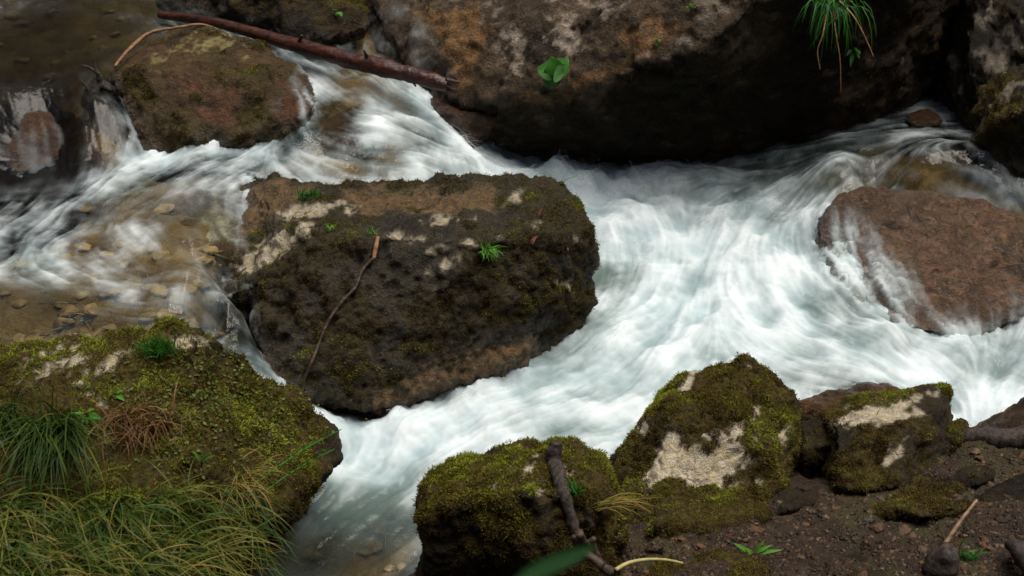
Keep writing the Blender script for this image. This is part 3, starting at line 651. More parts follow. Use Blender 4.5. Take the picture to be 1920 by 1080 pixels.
for (a_, b_, z_, am_, sg_) in [(1045,332,.23,.09,.045),(1000,345,.22,.04,.05),(1105,345,.22,.06,.04),(1180,345,.21,.05,.05),(1250,345,.21,.07,.07),(1330,352,.21,.05,.06),(1200,420,.19,.04,.09),
        (1390,400,.22,.05,.07),(700,160,.56,.03,.06),(560,262,.48,.03,.05),(440,255,.475,.03,.05),(985,690,.075,.035,.05),(880,735,.05,.035,.06),(760,800,.02,.03,.06),(640,770,.02,.03,.05),(1100,640,.1,.03,.08)]:
    c_ = PZ(a_, b_, z_); Z = Z + am_ * np.exp(-((xs[None, :] - c_.x) ** 2 + (ys[:, None] - c_.y) ** 2) / (2 * sg_ ** 2))
nn = np.sqrt(VX ** 2 + VY ** 2) + 1e-9; VX /= nn; VY /= nn
PXX, PYY = np.meshgrid(xs, ys)
wpx, wpy = project(np.stack([PXX.ravel(), PYY.ravel(), Z.ravel()], 1))
inside = ((wpx > -170) & (wpx < 2090) & (wpy > -120) & (wpy < 1190)).reshape(NY, NX)

def blur(a, n):
    for _ in range(n):
        a = (a + np.roll(a, 1, 0) + np.roll(a, -1, 0)) / 3
        a = (a + np.roll(a, 1, 1) + np.roll(a, -1, 1)) / 3
    return a
def lic(src, length, step):
    """average src along the stream lines: the drawn-out strands of fast water"""
    J, I = np.nonzero(inside)
    acc = src[J, I].copy(); n = 1
    for sg in (1, -1):
        fi, fj = I.astype(np.float32), J.astype(np.float32)
        for k in range(int(length / 2 / step)):
            ii = np.clip(np.rint(fi).astype(np.int32), 0, NX - 1); jj = np.clip(np.rint(fj).astype(np.int32), 0, NY - 1)
            fi += sg * VX[jj, ii] * step / H; fj += sg * VY[jj, ii] * step / H
            ii = np.clip(np.rint(fi).astype(np.int32), 0, NX - 1); jj = np.clip(np.rint(fj).astype(np.int32), 0, NY - 1)
            acc += src[jj, ii]; n += 1
    out = np.zeros_like(src); out[J, I] = acc / n
    sd = out[inside].std(); return np.where(inside, (out - out[inside].mean()) / sd, 0)
VX = VX.astype(np.float32); VY = VY.astype(np.float32)
def white(bl): return blur(rng.normal(0, 1, (NY, NX)).astype(np.float32), bl)
fl0 = flat = np.stack([PXX.ravel(), PYY.ravel(), Z.ravel()], 1)
def fsrc(freq, octv, seed, gain):
    out = np.zeros(NY * NX, np.float32); m = inside.ravel(); out[m] = fbm(flat[m] * freq, octv, seed, gain); return out.reshape(NY, NX)
big = fsrc(4.5, 3, 123, .5)
boil = fsrc(8, 4, 321, .48)
LA = lic(fsrc(13, 4, 77, .6), 0.14, 0.010)
LB = lic(fsrc(48, 3, 88, .7), 0.13, 0.007)
LC = lic(white(1), 0.08, 0.005)
turb = sstep(0.15, 0.9, FO); calm = 1 - sstep(0.45, 1.0, FO) * 0.62
patch = fsrc(6, 4, 555, .6)
n = (0.50 * LA + 0.30 * LB + 0.08 * LC) * calm + 2.2 * patch + 0.9 * boil * (1 - calm)
zz = Z + (0.0030 + 0.0050 * turb * calm) * LA + (0.0012 + 0.0010 * turb * calm) * LB + 0.0003 * LC + (0.004 + 0.016 * turb) * big + 0.019 * sstep(.5, 1, FO) * boil
foam = sstep(-0.04, 1.08, FO * 1.03 - 0.05 + 0.18 * n * sstep(0.0, 0.3, FO))
fine = 0.5 + 0.5 * np.tanh(0.22 * LB + 0.3 * LA + 0.9 * boil + 0.6 * patch + 0.12 * LC)

# a thin film of water runs over the washed boulders
# where the surface meets stone: it climbs, curls and leaves a broken white edge
con = np.zeros((NY, NX), np.float32)
for o in ROCKS:
    v = verts_of(o.data) + np.array(o.location)
    i_ = np.rint((v[:, 0] - xs[0]) / H).astype(int); j_ = np.rint((v[:, 1] - ys[0]) / H).astype(int)
    ok = (i_ >= 0) & (i_ < NX) & (j_ >= 0) & (j_ < NY); v, i_, j_ = v[ok], i_[ok], j_[ok]
    near = np.abs(v[:, 2] - zz[j_, i_]) < 0.014
    con[j_[near], i_[near]] = 1
con = np.clip(blur(con, 5) * 3.0, 0, 1)
edge = fsrc(22, 4, 909, .65)
zz = zz + con * (0.005 + 0.009 * turb) * (0.4 + edge)
foam = np.clip(foam + con * sstep(0.08, 0.5, FO) * (0.02 + 0.55 * edge), 0, 1)

vid = -np.ones((NY, NX), np.int64); vid[inside] = np.arange(inside.sum())
V = np.stack([PXX[inside], PYY[inside], zz[inside]], 1)
qd = np.stack([vid[:-1, :-1], vid[:-1, 1:], vid[1:, 1:], vid[1:, :-1]], -1).reshape(-1, 4)
qd = qd[(qd >= 0).all(1)]
wm = mesh_np('water', V, qd)
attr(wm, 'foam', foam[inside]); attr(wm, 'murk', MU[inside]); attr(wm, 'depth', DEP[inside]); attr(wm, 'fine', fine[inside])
t = NT('stream_water')
fo = t.att('foam'); mu = t.att('murk'); fi = t.att('fine')
trn = t.add('ShaderNodeBsdfTransparent')
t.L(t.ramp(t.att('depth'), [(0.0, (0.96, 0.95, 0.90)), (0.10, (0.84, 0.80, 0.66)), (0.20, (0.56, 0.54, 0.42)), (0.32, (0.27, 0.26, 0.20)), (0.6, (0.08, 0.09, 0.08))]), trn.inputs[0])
teal = t.add('ShaderNodeBsdfDiffuse'); teal.inputs[0].default_value = (0.14, 0.20, 0.19, 1)
body = t.add('ShaderNodeMixShader'); t.L(t.math('MULTIPLY', mu, 0.75), body.inputs[0])
t.L(trn.outputs[0], body.inputs[1]); t.L(teal.outputs[0], body.inputs[2])
bn = t.bump(t.noise(55, 4, 0.6), 0.25, 0.01)
gl = t.add('ShaderNodeBsdfGlossy'); gl.inputs['Roughness'].default_value = 0.12; t.L(bn, gl.inputs['Normal'])
fr = t.add('ShaderNodeFresnel'); fr.inputs[0].default_value = 1.33; t.L(bn, fr.inputs['Normal'])
clear = t.add('ShaderNodeMixShader'); t.L(fr.outputs[0], clear.inputs[0]); t.L(body.outputs[0], clear.inputs[1]); t.L(gl.outputs[0], clear.inputs[2])
fcol = t.mix(fi, (0.40, 0.53, 0.57), (0.76, 0.835, 0.875))
fd = t.add('ShaderNodeBsdfDiffuse'); t.L(fcol, fd.inputs[0])
ftr = t.add('ShaderNodeBsdfTranslucent'); ftr.inputs[0].default_value = (0.8, 0.86, 0.87, 1)
fmx = t.add('ShaderNodeMixShader'); fmx.inputs[0].default_value = 0.18; t.L(fd.outputs[0], fmx.inputs[1]); t.L(ftr.outputs[0], fmx.inputs[2])
wsh = t.add('ShaderNodeMixShader'); t.L(fo, wsh.inputs[0]); t.L(clear.outputs[0], wsh.inputs[1]); t.L(fmx.outputs[0], wsh.inputs[2])
M_WATER = t.done(wsh.outputs[0])
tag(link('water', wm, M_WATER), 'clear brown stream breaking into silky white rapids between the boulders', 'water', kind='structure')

# spray: drawn-out threads of water flung up where the current breaks
def spray(boxes, n):
    P, D, Ln, Wd, Dr = [], [], [], [], []
    for (x0, y0, x1, y1, z, wgt, up, ln) in boxes:
        m = int(n * wgt)
        for _ in range(m):
            c = PZ(random.uniform(x0, x1), random.uniform(y0, y1), z)
            i = int(round((c.x - xs[0]) / H)); j = int(round((c.y - ys[0]) / H))
            if not (0 <= i < NX and 0 <= j < NY and inside[j, i]) or foam[j, i] < .25: continue
            P.append((c.x, c.y, zz[j, i] - .003)); a = random.gauss(0, .5)
            D.append((VX[j, i] * .8 + a * .6, VY[j, i] * .8 + random.gauss(0, .4), up * random.uniform(.3, 1.2)))
            Ln.append(ln * random.uniform(.3, 1.0)); Wd.append(random.uniform(.0004, .0011)); Dr.append(random.uniform(1.0, 3.0))
    return map(np.array, (P, D, Ln, Wd, Dr))
P_, D_, L_, W_, R_ = spray([(990,305,1120,345,.24,.22,1.3,.075), (1120,320,1340,365,.21,.26,1.0,.075), (1330,340,1480,420,.23,.14,.6,.06), (840,250,960,330,.36,.12,.4,.09),
    (560,740,760,800,.02,.08,.7,.04), (760,690,1080,760,.06,.10,.6,.045), (1090,440,1200,640,.14,.10,.6,.05), (1480,420,1620,620,.2,.10,.5,.05), (1780,650,1910,780,.06,.06,.8,.05)], 2600)
D_ /= np.linalg.norm(D_, axis=1, keepdims=True)
t = NT('white_spray')
sd_ = t.add('ShaderNodeBsdfDiffuse'); sd_.inputs[0].default_value = (0.78, 0.84, 0.87, 1)
st_ = t.add('ShaderNodeBsdfTransparent'); sm_ = t.add('ShaderNodeMixShader'); sm_.inputs[0].default_value = 0.30
t.L(st_.outputs[0], sm_.inputs[1]); t.L(sd_.outputs[0], sm_.inputs[2]); M_SPRAY = t.done(sm_.outputs[0])
SPRAY = (P_, D_, L_, W_, R_)
# ------------------------------------------------------------------ wood
def spot(px, py, objs=None, lift=0.0):
    """the nearest rock (or ground) surface on a line of sight, and its normal"""
    d = ray(px, py).normalized(); best = None
    dg = bpy.context.evaluated_depsgraph_get()
    for o in (objs or (ROCKS + [bpy.data.objects['ground']])):
        oo = Vector((0, 0, CAM_H)) - o.location
        ok, p, nr, _ = o.ray_cast(oo, d)
        if ok:
            dist = (p - oo).length
            if best is None or dist < best[0]: best = (dist, p + o.location, nr)
    if best is None: return PZ(px, py, 0.1), Vector((0, 0, 1))
    return best[1] + best[2] * lift, best[2]

def tube_arrays(pts, radii, seg=10, rough=0.0, seed=0, sub=6):
    P = [Vector(p) for p in pts]; n = len(P)
    out, rr = [], []
    for k in range(n - 1):
        p0, p1, p2, p3 = P[max(k - 1, 0)], P[k], P[k + 1], P[min(k + 2, n - 1)]
        for j in range(sub):
            u = j / sub
            out.append(0.5 * ((2 * p1) + (p2 - p0) * u + (2 * p0 - 5 * p1 + 4 * p2 - p3) * u * u + (3 * p1 - p0 - 3 * p2 + p3) * u ** 3))
            rr.append(radii[k] * (1 - u) + radii[k + 1] * u)
    out.append(P[-1]); rr.append(radii[-1])
    V = []; m = len(out)
    ref = Vector((0, 0, 1))
    for k in range(m):
        tan = (out[min(k + 1, m - 1)] - out[max(k - 1, 0)]).normalized()
        a = tan.cross(ref); a = a.normalized() if a.length > 1e-3 else tan.cross(Vector((1, 0, 0))).normalized()
        b = tan.cross(a)
        for j in range(seg):
            an = 2 * math.pi * j / seg
            V.append(out[k] + (a * math.cos(an) + b * math.sin(an)) * rr[k])
    V.append(out[0]); V.append(out[-1])
    V = np.array([tuple(v) for v in V])
    if rough:
        cen = np.repeat(np.array([tuple(o) for o in out]), seg, 0)
        dv = V[:-2] - cen
        nz = fbm(np.concatenate([V[:-2] * 14], 1), 3, seed) * 0.6 + fbm(V[:-2] * 55, 3, seed + 5) * 0.4
        V[:-2] = cen + dv * (1 + rough * nz)[:, None]
    F = []
    for k in range(m - 1):
        for j in range(seg):
            j2 = (j + 1) % seg
            F.append((k * seg + j, k * seg + j2, (k + 1) * seg + j2, (k + 1) * seg + j))
    for j in range(seg):
        j2 = (j + 1) % seg
        F.append((j2, j, m * seg, m * seg)); F.append(((m - 1) * seg + j, (m - 1) * seg + j2, m * seg + 1, m * seg + 1))
    return V, F
def from_pieces(name, pieces, smooth=True):
    me = bpy.data.meshes.new(name); V, F = [], []
    for v, f in pieces:
        b = len(V); V.extend(map(tuple, v)); F.extend([tuple(dict.fromkeys(i + b for i in q)) for q in f])
    me.from_pydata(V, [], F); me.update()
    me.polygons.foreach_set('use_smooth', np.full(len(me.polygons), smooth, bool))
    return me
def tube_obj(name, label, cat, pieces, mat, parent=None, group=None, smooth=True):
    me = from_pieces(name, pieces, smooth)
    v = verts_of(me); b = v[v[:, 2].argmin()].copy()
    if parent is None:
        me.vertices.foreach_set('co', (v - b).astype(np.float32).ravel()); me.update()
    o = link(name, me, mat, parent, None if parent is not None else b)
    if label: tag(o, label, cat, group)
    return o

tube_obj('fallen_log', 'reddish brown barkless log lying across the stream at the top', 'log',
 [tube_arrays([PY(300,28,5.95), PY(400,42,5.78), PY(520,75,5.58), PY(620,103,5.42), PY(720,127,5.30), PY(790,145,5.24), PY(840,160,5.20)], [.016,.021,.026,.031,.034,.031,.024], 24, 0.20, 5, 18)] + [tube_arrays([PY(a, b, y), PY(a + dx, b + dy, y - .02)], [r0, r0 * .45], 8, .3, a) for a, b, y, dx, dy, r0 in [(560,82,5.5,6,-16,.010), (690,112,5.33,-8,-18,.009), (770,148,5.24,10,14,.008), (836,150,5.2,26,4,.010), (836,160,5.2,22,12,.009), (838,168,5.2,16,8,.007)]], M_LOG)
tube_obj('branch', 'thin tan branch arching over the domed boulder', 'branch',
 [tube_arrays([PY(215,125,5.22), PY(240,95,5.36), PY(280,62,5.5), PY(330,52,5.55), PY(375,46,5.62), PY(410,55,5.64)], [.005,.008,.007,.006,.006,.003], 8, 0.2, 9)], wood_material('tan_branch', (0.10, 0.05, 0.025), (0.26, 0.14, 0.07)))
sp = []
for a in [((168,200),(178,165),(188,140),5.14,.035), ((188,140),(170,128),(152,122),5.13,.008), ((185,150),(180,130),(178,115),5.13,.007), ((190,160),(205,168),(208,172),5.12,.014), ((175,185),(195,195),(205,200),5.1,.02), ((165,170),(160,160),(150,150),5.12,.006)]:
    sp.append(tube_arrays([PY(*a[0], a[3]), PY(*a[1], a[3]), PY(*a[2], a[3] + .01)], [a[4], a[4] * .8, a[4] * .25], 8, 0.4, 4))
tube_obj('driftwood_stump', 'black splintered driftwood stump caught at the lip of the left fall', 'driftwood', sp, M_STICK)
pts = [(555,752), (585,690), (600,640), (615,600), (640,565), (665,535), (685,505), (697,480)]
W3 = [spot(a, b, [boulder_mid], 0.012)[0] for a, b in pts]
tw = tube_obj('twig', 'thin bent dark twig with a peeled orange tip leaning on the wide boulder', 'twig', [tube_arrays(W3, [.005,.005,.006,.0055,.006,.0055,.005,.005], 8, 0.25, 3)], M_TWIG)
e1 = spot(697,480,[boulder_mid],.012)[0]; e2 = spot(704,450,[boulder_mid],.02)[0]
me = from_pieces('peeled_tip', [tube_arrays([e1 - tw.location, e1.lerp(e2, .5) - tw.location, e2 - tw.location], [.0055,.0075,.006], 8, 0.1)])
tag(link('peeled_tip', me, M_TWIGPALE, tw), 'peeled orange twig tip')
sA = spot(1078,995,[boulder_front],.01)[0]
tube_obj('stick', 'charred grey stick standing against the rounded mossy boulder', 'stick',
 [tube_arrays([sA, spot(1062,950,[boulder_front],.016)[0], spot(1048,905,[boulder_front],.02)[0], PY(1040,870,2.92), PY(1043,830,2.94)], [.012,.016,.018,.018,.016], 18, 0.5, 13, 16)], M_STICK)
rt = []
for a in [[(1130,1062),(1090,1030),(1075,1005)], [(1130,1062),(1110,1045),(1085,1050),(1050,1065)], [(1150,1075),(1130,1062),(1120,1040),(1110,1010)], [(1085,1000),(1100,1020),(1115,1008)]]:
    ps = [PY(x, y, 2.62 if i == 0 else 2.64) for i, (x, y) in enumerate(a)]
    rt.append(tube_arrays(ps, [.012, .010, .007, .004][:len(ps)], 8, 0.4, 6))
tube_obj('root', 'knotted brown root below the charred stick', 'root', rt, M_TWIG)
tube_obj('stem', 'pale yellow curved stem arching over the soil at the bottom edge', 'stem', [tube_arrays([PY(1155,1068,2.62), PY(1180,1055,2.66), PY(1215,1049,2.7), PY(1250,1050,2.72), PY(1280,1056,2.74)], [.005,.0045,.004,.0035,.003], 8)],
 plain_material('pale_stem', (0.30, 0.27, 0.09), (0.42, 0.36, 0.16)))
g = [spot(1770,1028)[0] + X(0,0,.01), spot(1795,1008)[0] + X(0,0,.05), spot(1824,980)[0] + X(0,0,.07)]
tube_obj('stick', 'thin tan stick poking out of the soil at the lower right', 'stick', [tube_arrays(g, [.006,.005,.004], 8, 0.2)], wood_material('tan_stick', (0.12, 0.07, 0.04), (0.30, 0.19, 0.11)))
tube_obj('driftwood', 'dark driftwood length lying along the lower pool edge at the right', 'driftwood', [tube_arrays([PY(1790,822,3.5), PY(1840,818,3.48), PY(1900,822,3.46), PY(1990,800,3.5)], [.012,.028,.034,.03], 14, 0.35, 8)], M_STICK)
d0 = spot(1765,1070)[0]
tube_obj('broken_stump', 'black broken stump at the bottom right with a pale chip', 'stump', [tube_arrays([d0 - X(0,0,.06), d0 + X(0,0,.02), d0 + X(.01,0,.07)], [.045,.04,.02], 12, 0.5, 15), tube_arrays([d0 + X(.03,-.05,-.03), d0 + X(.035,-.05,.02)], [.015,.008], 8, .4, 3)], M_STICK)
d1 = spot(1905,1070)[0]
tube_obj('driftwood', 'dark broken branch in the bottom right corner', 'driftwood', [tube_arrays([d1 + X(.05,-.1,0), d1 + X(0,0,.06), PY(1893,1022,2.82)], [.03,.022,.012], 12, .4, 18)], M_STICK)

# ------------------------------------------------------------------ leaves, grass and herbs
def blades(base_pts, dirs, lens, widths, droop, tints, seg=5):
    """strips of grass; arrays of N"""
    N = len(base_pts); V = np.empty((N, (seg + 1) * 2, 3)); T = np.empty((N, (seg + 1) * 2))
    side = np.cross(dirs, np.array([0.0, 0, 1])) + rng.normal(0, 0.3, (N, 3)); side /= np.linalg.norm(side, axis=1, keepdims=True) + 1e-9
    p = base_pts.copy(); d = dirs.copy(); curl = rng.normal(0, 0.55, N)
    for k in range(seg + 1):
        wv = (widths * (1 - (k / seg) ** 1.6) + 0.0003)[:, None]
        V[:, 2 * k] = p - side * wv; V[:, 2 * k + 1] = p + side * wv
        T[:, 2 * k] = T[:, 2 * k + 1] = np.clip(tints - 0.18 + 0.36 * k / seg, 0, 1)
        p = p + d * (lens / seg)[:, None]
        d = d + np.array([0, 0, -1.0]) * (droop / seg)[:, None] + side * (curl + 0.25 * rng.normal(0, 1, N))[:, None] / seg; d /= np.linalg.norm(d, axis=1, keepdims=True)
    i0 = np.arange(N)[:, None] * (seg + 1) * 2
    F = np.concatenate([np.concatenate([i0 + 2 * k, i0 + 2 * k + 1, i0 + 2 * k + 3, i0 + 2 * k + 2], 1) for k in range(seg)])
    return V.reshape(-1, 3), F, T.ravel()
def blade_obj(name, label, cat, base, dirs, lens, widths, droop, tints, mat, group=None, seg=5, kind=None, parent=None):
    dirs = dirs / (np.linalg.norm(dirs, axis=1, keepdims=True) + 1e-9)
    V, F, T = blades(base, dirs, lens, widths, droop, tints, seg)
    o0 = base.mean(0) if parent is None else np.array(parent.location)
    me = mesh_np(name, V - o0, F); attr(me, 'tint', T)
    o = link(name, me, mat, parent, o0 if parent is None else None)
    if label: tag(o, label, cat, group, kind)
    return o
def tuft(label, px, py, n, length, spread, droop, tint, mat=None, lean=(0, 0, 0), width=0.0022, rad=0.02, name='grass_tuft', cat='grass', lift=0.0, at=None, cs=1.0):
    p, nr = (Vector(at), Vector((0, 0, 1))) if at is not None else spot(px, py, lift=lift)
    b = np.array(p) + rng.normal(0, rad, (n, 3)) * np.array([1, 0.8, 0.25])
    d = np.array([0, 0, 1.0]) * cs + np.array(nr) * 0.3 + np.array(lean) + rng.normal(0, spread, (n, 3))
    return blade_obj(name, label, cat, b, d, length * (0.55 + 0.6 * rng.random(n)), width * (0.6 + 0.8 * rng.random(n)), droop * (0.6 + 0.8 * rng.random(n)),
                     np.clip(tint + rng.normal(0, 0.14, n), 0, 1), mat or M_GRASS)

V, F, T = blades(SPRAY[0], SPRAY[1], SPRAY[2], SPRAY[3], SPRAY[4], np.full(len(SPRAY[0]), .5), 4)
tag(link('spray', mesh_np('spray', V, F), M_SPRAY), 'fine white threads of spray where the rapids break', 'spray', kind='stuff')

# thin sheets of running water on the washed boulders: the stone's own surface, a few millimetres out
def veil(o, poly, alpha, fade=28, thick=0.006, dens=0.6):
    me0 = o.data; loc = np.array(o.location); v = verts_of(me0) + loc; nr = normals_of(me0)
    px, py = project(v); dd = poly_dist(px, py, poly)
    view = np.array([0, 0, CAM_H]) - v; fac = (nr * view).sum(1)
    i_ = np.clip(np.rint((v[:, 0] - xs[0]) / H).astype(int), 0, NX - 1); j_ = np.clip(np.rint((v[:, 1] - ys[0]) / H).astype(int), 0, NY - 1)
    st = 0.75 * LA[j_, i_] + 0.55 * LB[j_, i_] + 0.7 * fbm(v * 7, 3, 41)
    a = alpha * sstep(-12, fade * 2, dd) * sstep(-1.5 + dens, 2.2, st)
    a = np.where(fac > -0.05, a, 0)
    keep = a > 0.004
    lv = np.empty(len(me0.loops), np.int32); me0.loops.foreach_get('vertex_index', lv)
    tot = np.empty(len(me0.polygons), np.int32); me0.polygons.foreach_get('loop_total', tot)
    ls = np.empty(len(me0.polygons), np.int32); me0.polygons.foreach_get('loop_start', ls)
    q4 = ls[tot == 4]; Fq = np.stack([lv[q4 + c] for c in range(4)], 1)
    Fq = Fq[keep[Fq].any(1)]
    used = np.unique(Fq); mp = -np.ones(len(v), int); mp[used] = np.arange(len(used))
    if not len(used): return None
    return v[used] + nr[used] * (thick + 0.002 * LB[j_, i_][used][:, None]), mp[Fq], a[used]
t = NT('water_veil')
sd_ = t.add('ShaderNodeBsdfDiffuse'); sd_.inputs[0].default_value = (0.62, 0.70, 0.73, 1)
st_ = t.add('ShaderNodeBsdfTransparent'); sm_ = t.add('ShaderNodeMixShader'); t.L(t.att('tint'), sm_.inputs[0])
t.L(st_.outputs[0], sm_.inputs[1]); t.L(sd_.outputs[0], sm_.inputs[2]); M_VEIL = t.done(sm_.outputs[0])
for o, poly, al_, fd_, dn_, lab in [
    (boulder_right, [(1500,380),(1620,385),(1690,455),(1740,535),(1800,570),(1900,540),(1960,600),(1900,680),(1650,680),(1520,600)], .85, 40, .4, 'thin veil of water sliding over the left and lower sides of the brown boulder at the right'),
    (boulder_falls, [(-60,200),(80,185),(160,205),(210,260),(200,340),(60,370),(-60,370)], .13, 14, .9, 'thin veil of water falling over the dark boulder at the left'),
    (rock_overhang, [(728,0),(790,30),(850,130),(860,195),(780,130)], .22, 14, .5, 'faint film of water running down the foot of the pale slope by the log'),
    (boulder_dome, [(560,120),(620,150),(620,240),(470,260),(510,215)], .45, 12, .5, 'thin water washing the right shoulder of the domed boulder'),
    (boulder_mid, [(380,330),(440,400),(480,520),(484,700),(440,700),(360,560)], .5, 14, .3, 'thin veil of water dropping past the left end of the wide boulder')]:
    r_ = veil(o, poly, al_, fd_, 0.006, dn_)
    if r_:
        me = mesh_np('water_veil', r_[0], r_[1]); attr(me, 'tint', r_[2]); tag(link('water_veil', me, M_VEIL), lab, 'water', kind='stuff')

# the grass mass hanging over the lower left corner
N = 2000
bx = rng.uniform(-60, 480, N); by = rng.uniform(925, 1150, N)
bp = []; 
for k in range(N):
    p, nr = spot(bx[k], by[k], [boulder_left, bpy.data.objects['ground']]); bp.append(p)
bp = np.array([tuple(p) for p in bp]) 
flow = np.stack([0.7 + 0.5 * fbm(bp * 5, 2, 5), -0.25 + 0.5 * fbm(bp * 5, 2, 6), np.full(N, 0.55)], 1) + rng.normal(0, 0.62, (N, 3))
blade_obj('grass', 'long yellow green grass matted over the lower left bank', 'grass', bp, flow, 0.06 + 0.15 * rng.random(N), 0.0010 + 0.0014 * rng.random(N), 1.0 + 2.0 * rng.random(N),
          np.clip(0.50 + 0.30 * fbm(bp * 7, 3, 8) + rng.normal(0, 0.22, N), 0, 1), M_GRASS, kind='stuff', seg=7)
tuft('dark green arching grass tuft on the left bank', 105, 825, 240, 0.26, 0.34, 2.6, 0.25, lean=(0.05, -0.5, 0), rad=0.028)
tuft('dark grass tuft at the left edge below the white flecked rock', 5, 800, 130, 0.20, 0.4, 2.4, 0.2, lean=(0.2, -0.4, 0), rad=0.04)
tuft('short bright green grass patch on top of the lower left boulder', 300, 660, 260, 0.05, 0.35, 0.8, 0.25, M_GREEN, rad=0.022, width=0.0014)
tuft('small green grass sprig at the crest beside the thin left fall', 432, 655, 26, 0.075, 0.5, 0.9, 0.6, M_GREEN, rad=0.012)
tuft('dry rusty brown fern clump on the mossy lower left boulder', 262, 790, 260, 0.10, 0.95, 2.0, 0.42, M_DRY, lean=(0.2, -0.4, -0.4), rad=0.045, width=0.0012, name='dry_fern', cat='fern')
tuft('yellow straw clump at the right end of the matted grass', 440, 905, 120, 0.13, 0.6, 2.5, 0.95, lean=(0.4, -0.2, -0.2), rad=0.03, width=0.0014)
tuft('bright green grass tuft on the face of the wide dark boulder', 912, 472, 150, 0.050, 0.40, 1.6, 0.75, M_GREEN, lean=(0.35, -0.5, -.3), rad=0.010, width=0.0013)
tuft('single green sprig on the far corner of the wide boulder', 1052, 345, 4, 0.09, 0.2, 0.5, 0.8, M_GREEN, lean=(0.7, 0, 0), rad=0.003, width=0.002)
tuft('thin grass sprig at the right shoulder of the cream patched boulder', 1468, 712, 46, 0.11, 0.42, 1.0, 0.7, lean=(0.2, -0.1, 0), rad=0.018, width=0.0012)
tuft('small dark grass tuft beside the broken stump', 1808, 1048, 40, 0.06, 0.6, 1.0, 0.25, M_GREEN, rad=0.012)
tuft('tiny green sprout near the twig tip on the wide boulder', 695, 440, 14, 0.035, 0.5, 1.0, 0.9, M_GREEN, rad=0.006, name='sprout', cat='sprout')
tuft('tiny green sprout on the pale vein of the wide boulder', 622, 432, 10, 0.03, 0.5, 1.0, 0.9, M_GREEN, rad=0.006, name='sprout', cat='sprout')
tuft('dark green moss tuft behind the crest of the wide boulder', 580, 370, 240, 0.03, 0.6, 1.0, 0.15, M_GREEN, rad=0.018, width=0.0014, name='moss_tuft', cat='moss')
tuft('yellow dry grass wisp on the right of the charred stick', 1120, 950, 26, 0.14, 0.14, 1.2, 0.95, lean=(1.6, 0, -0.3), rad=0.010, width=0.0012)
tuft('short dark green tuft beside the charred stick', 1075, 925, 60, 0.04, 0.5, 1.0, 0.25, M_GREEN, rad=0.012, width=0.0016)
# the tuft hanging from the overhang, with its dead stems
hb = PY(1560, 10, 4.82)
th = tuft('green grass tuft hanging from the dark overhang at the top', 0, 0, 90, 0.19, 0.42, 5.0, 0.12, M_GREEN, at=hb, lean=(0.0, -0.55, 0.0), rad=0.03, width=0.0026, cs=0.2)
tube_obj('dead_stem', 'long curved dead stem hanging right of the green tuft on the overhang', 'stem', [tube_arrays([hb + X(.02,-.02,.02), PY(1600,30,4.74), PY(1620,65,4.74), PY(1638,106,4.74)], [.003,.0025,.002,.0015], 6)], M_TWIGPALE)
tube_obj('dead_stem', 'short bent dead stem hanging under the green tuft on the overhang', 'stem', [tube_arrays([hb + X(-.02,-.02,0), PY(1543,64,4.74), PY(1533,95,4.74), PY(1538,130,4.74)], [.003,.0025,.002,.0015], 6)], M_TWIGPALE)
tube_obj('dead_stem', 'thin straight dead stem trailing lowest below the green tuft', 'stem', [tube_arrays([hb + X(0,-.02,0), PY(1567,60,4.74), PY(1575,110,4.74), PY(1577,175,4.76)], [.002,.002,.0015,.001], 6)], M_TWIGPALE)

def leaf_arrays(base, direction, normal, length, width, fold=0.25, curl=0.3, lobes=0, seed=0, n=12):
    d = Vector(direction).normalized(); nr = Vector(normal); nr = (nr - d * nr.dot(d)).normalized(); sd = d.cross(nr)
    V, F = [], []
    for k in range(n + 1):
        u = k / n; w = width * 0.5 * (math.sin(math.pi * min(u, 1) ** 0.75) ** 0.8 if 0 < u < 1 else 0.02)
        if lobes: w *= 1 + 0.16 * math.sin(u * lobes * math.pi * 2)
        c = Vector(base) + d * (length * u) - nr * (curl * length * u * u)
        for s in (-1, -0.5, 0, 0.5, 1):
            V.append(c + sd * (w * s) + nr * (abs(s) * w * fold + 0.02 * width * math.sin(7 * u + 3 * s)))
    for k in range(n):
        for j in range(4):
            a = k * 5 + j; F.append((a, a + 1, a + 6, a + 5))
    return V, F
def herb(name, label, cat, leaves, stems, mat_tint=0.5, mat=None, at=None, smat=None):
    e = bpy.data.objects.new(name, None); COL.objects.link(e); e.location = at; e.empty_display_size = 0.05
    tag(e, label, cat)
    for v, f in leaves:
        me = from_pieces('leaf', [([Vector(q) - Vector(at) for q in v], f)])
        attr(me, 'tint', np.clip(mat_tint + random.uniform(-.15, .15) + rng.normal(0, .03, len(me.vertices)), 0, 1)); link('leaf', me, mat or M_GREEN, e)
    if stems:
        me = from_pieces('stem', [([Vector(q) - Vector(at) for q in v], f) for v, f in stems]); attr(me, 'tint', np.full(len(me.vertices), .4)); link('stem', me, smat or M_GRASS, e)
    return e
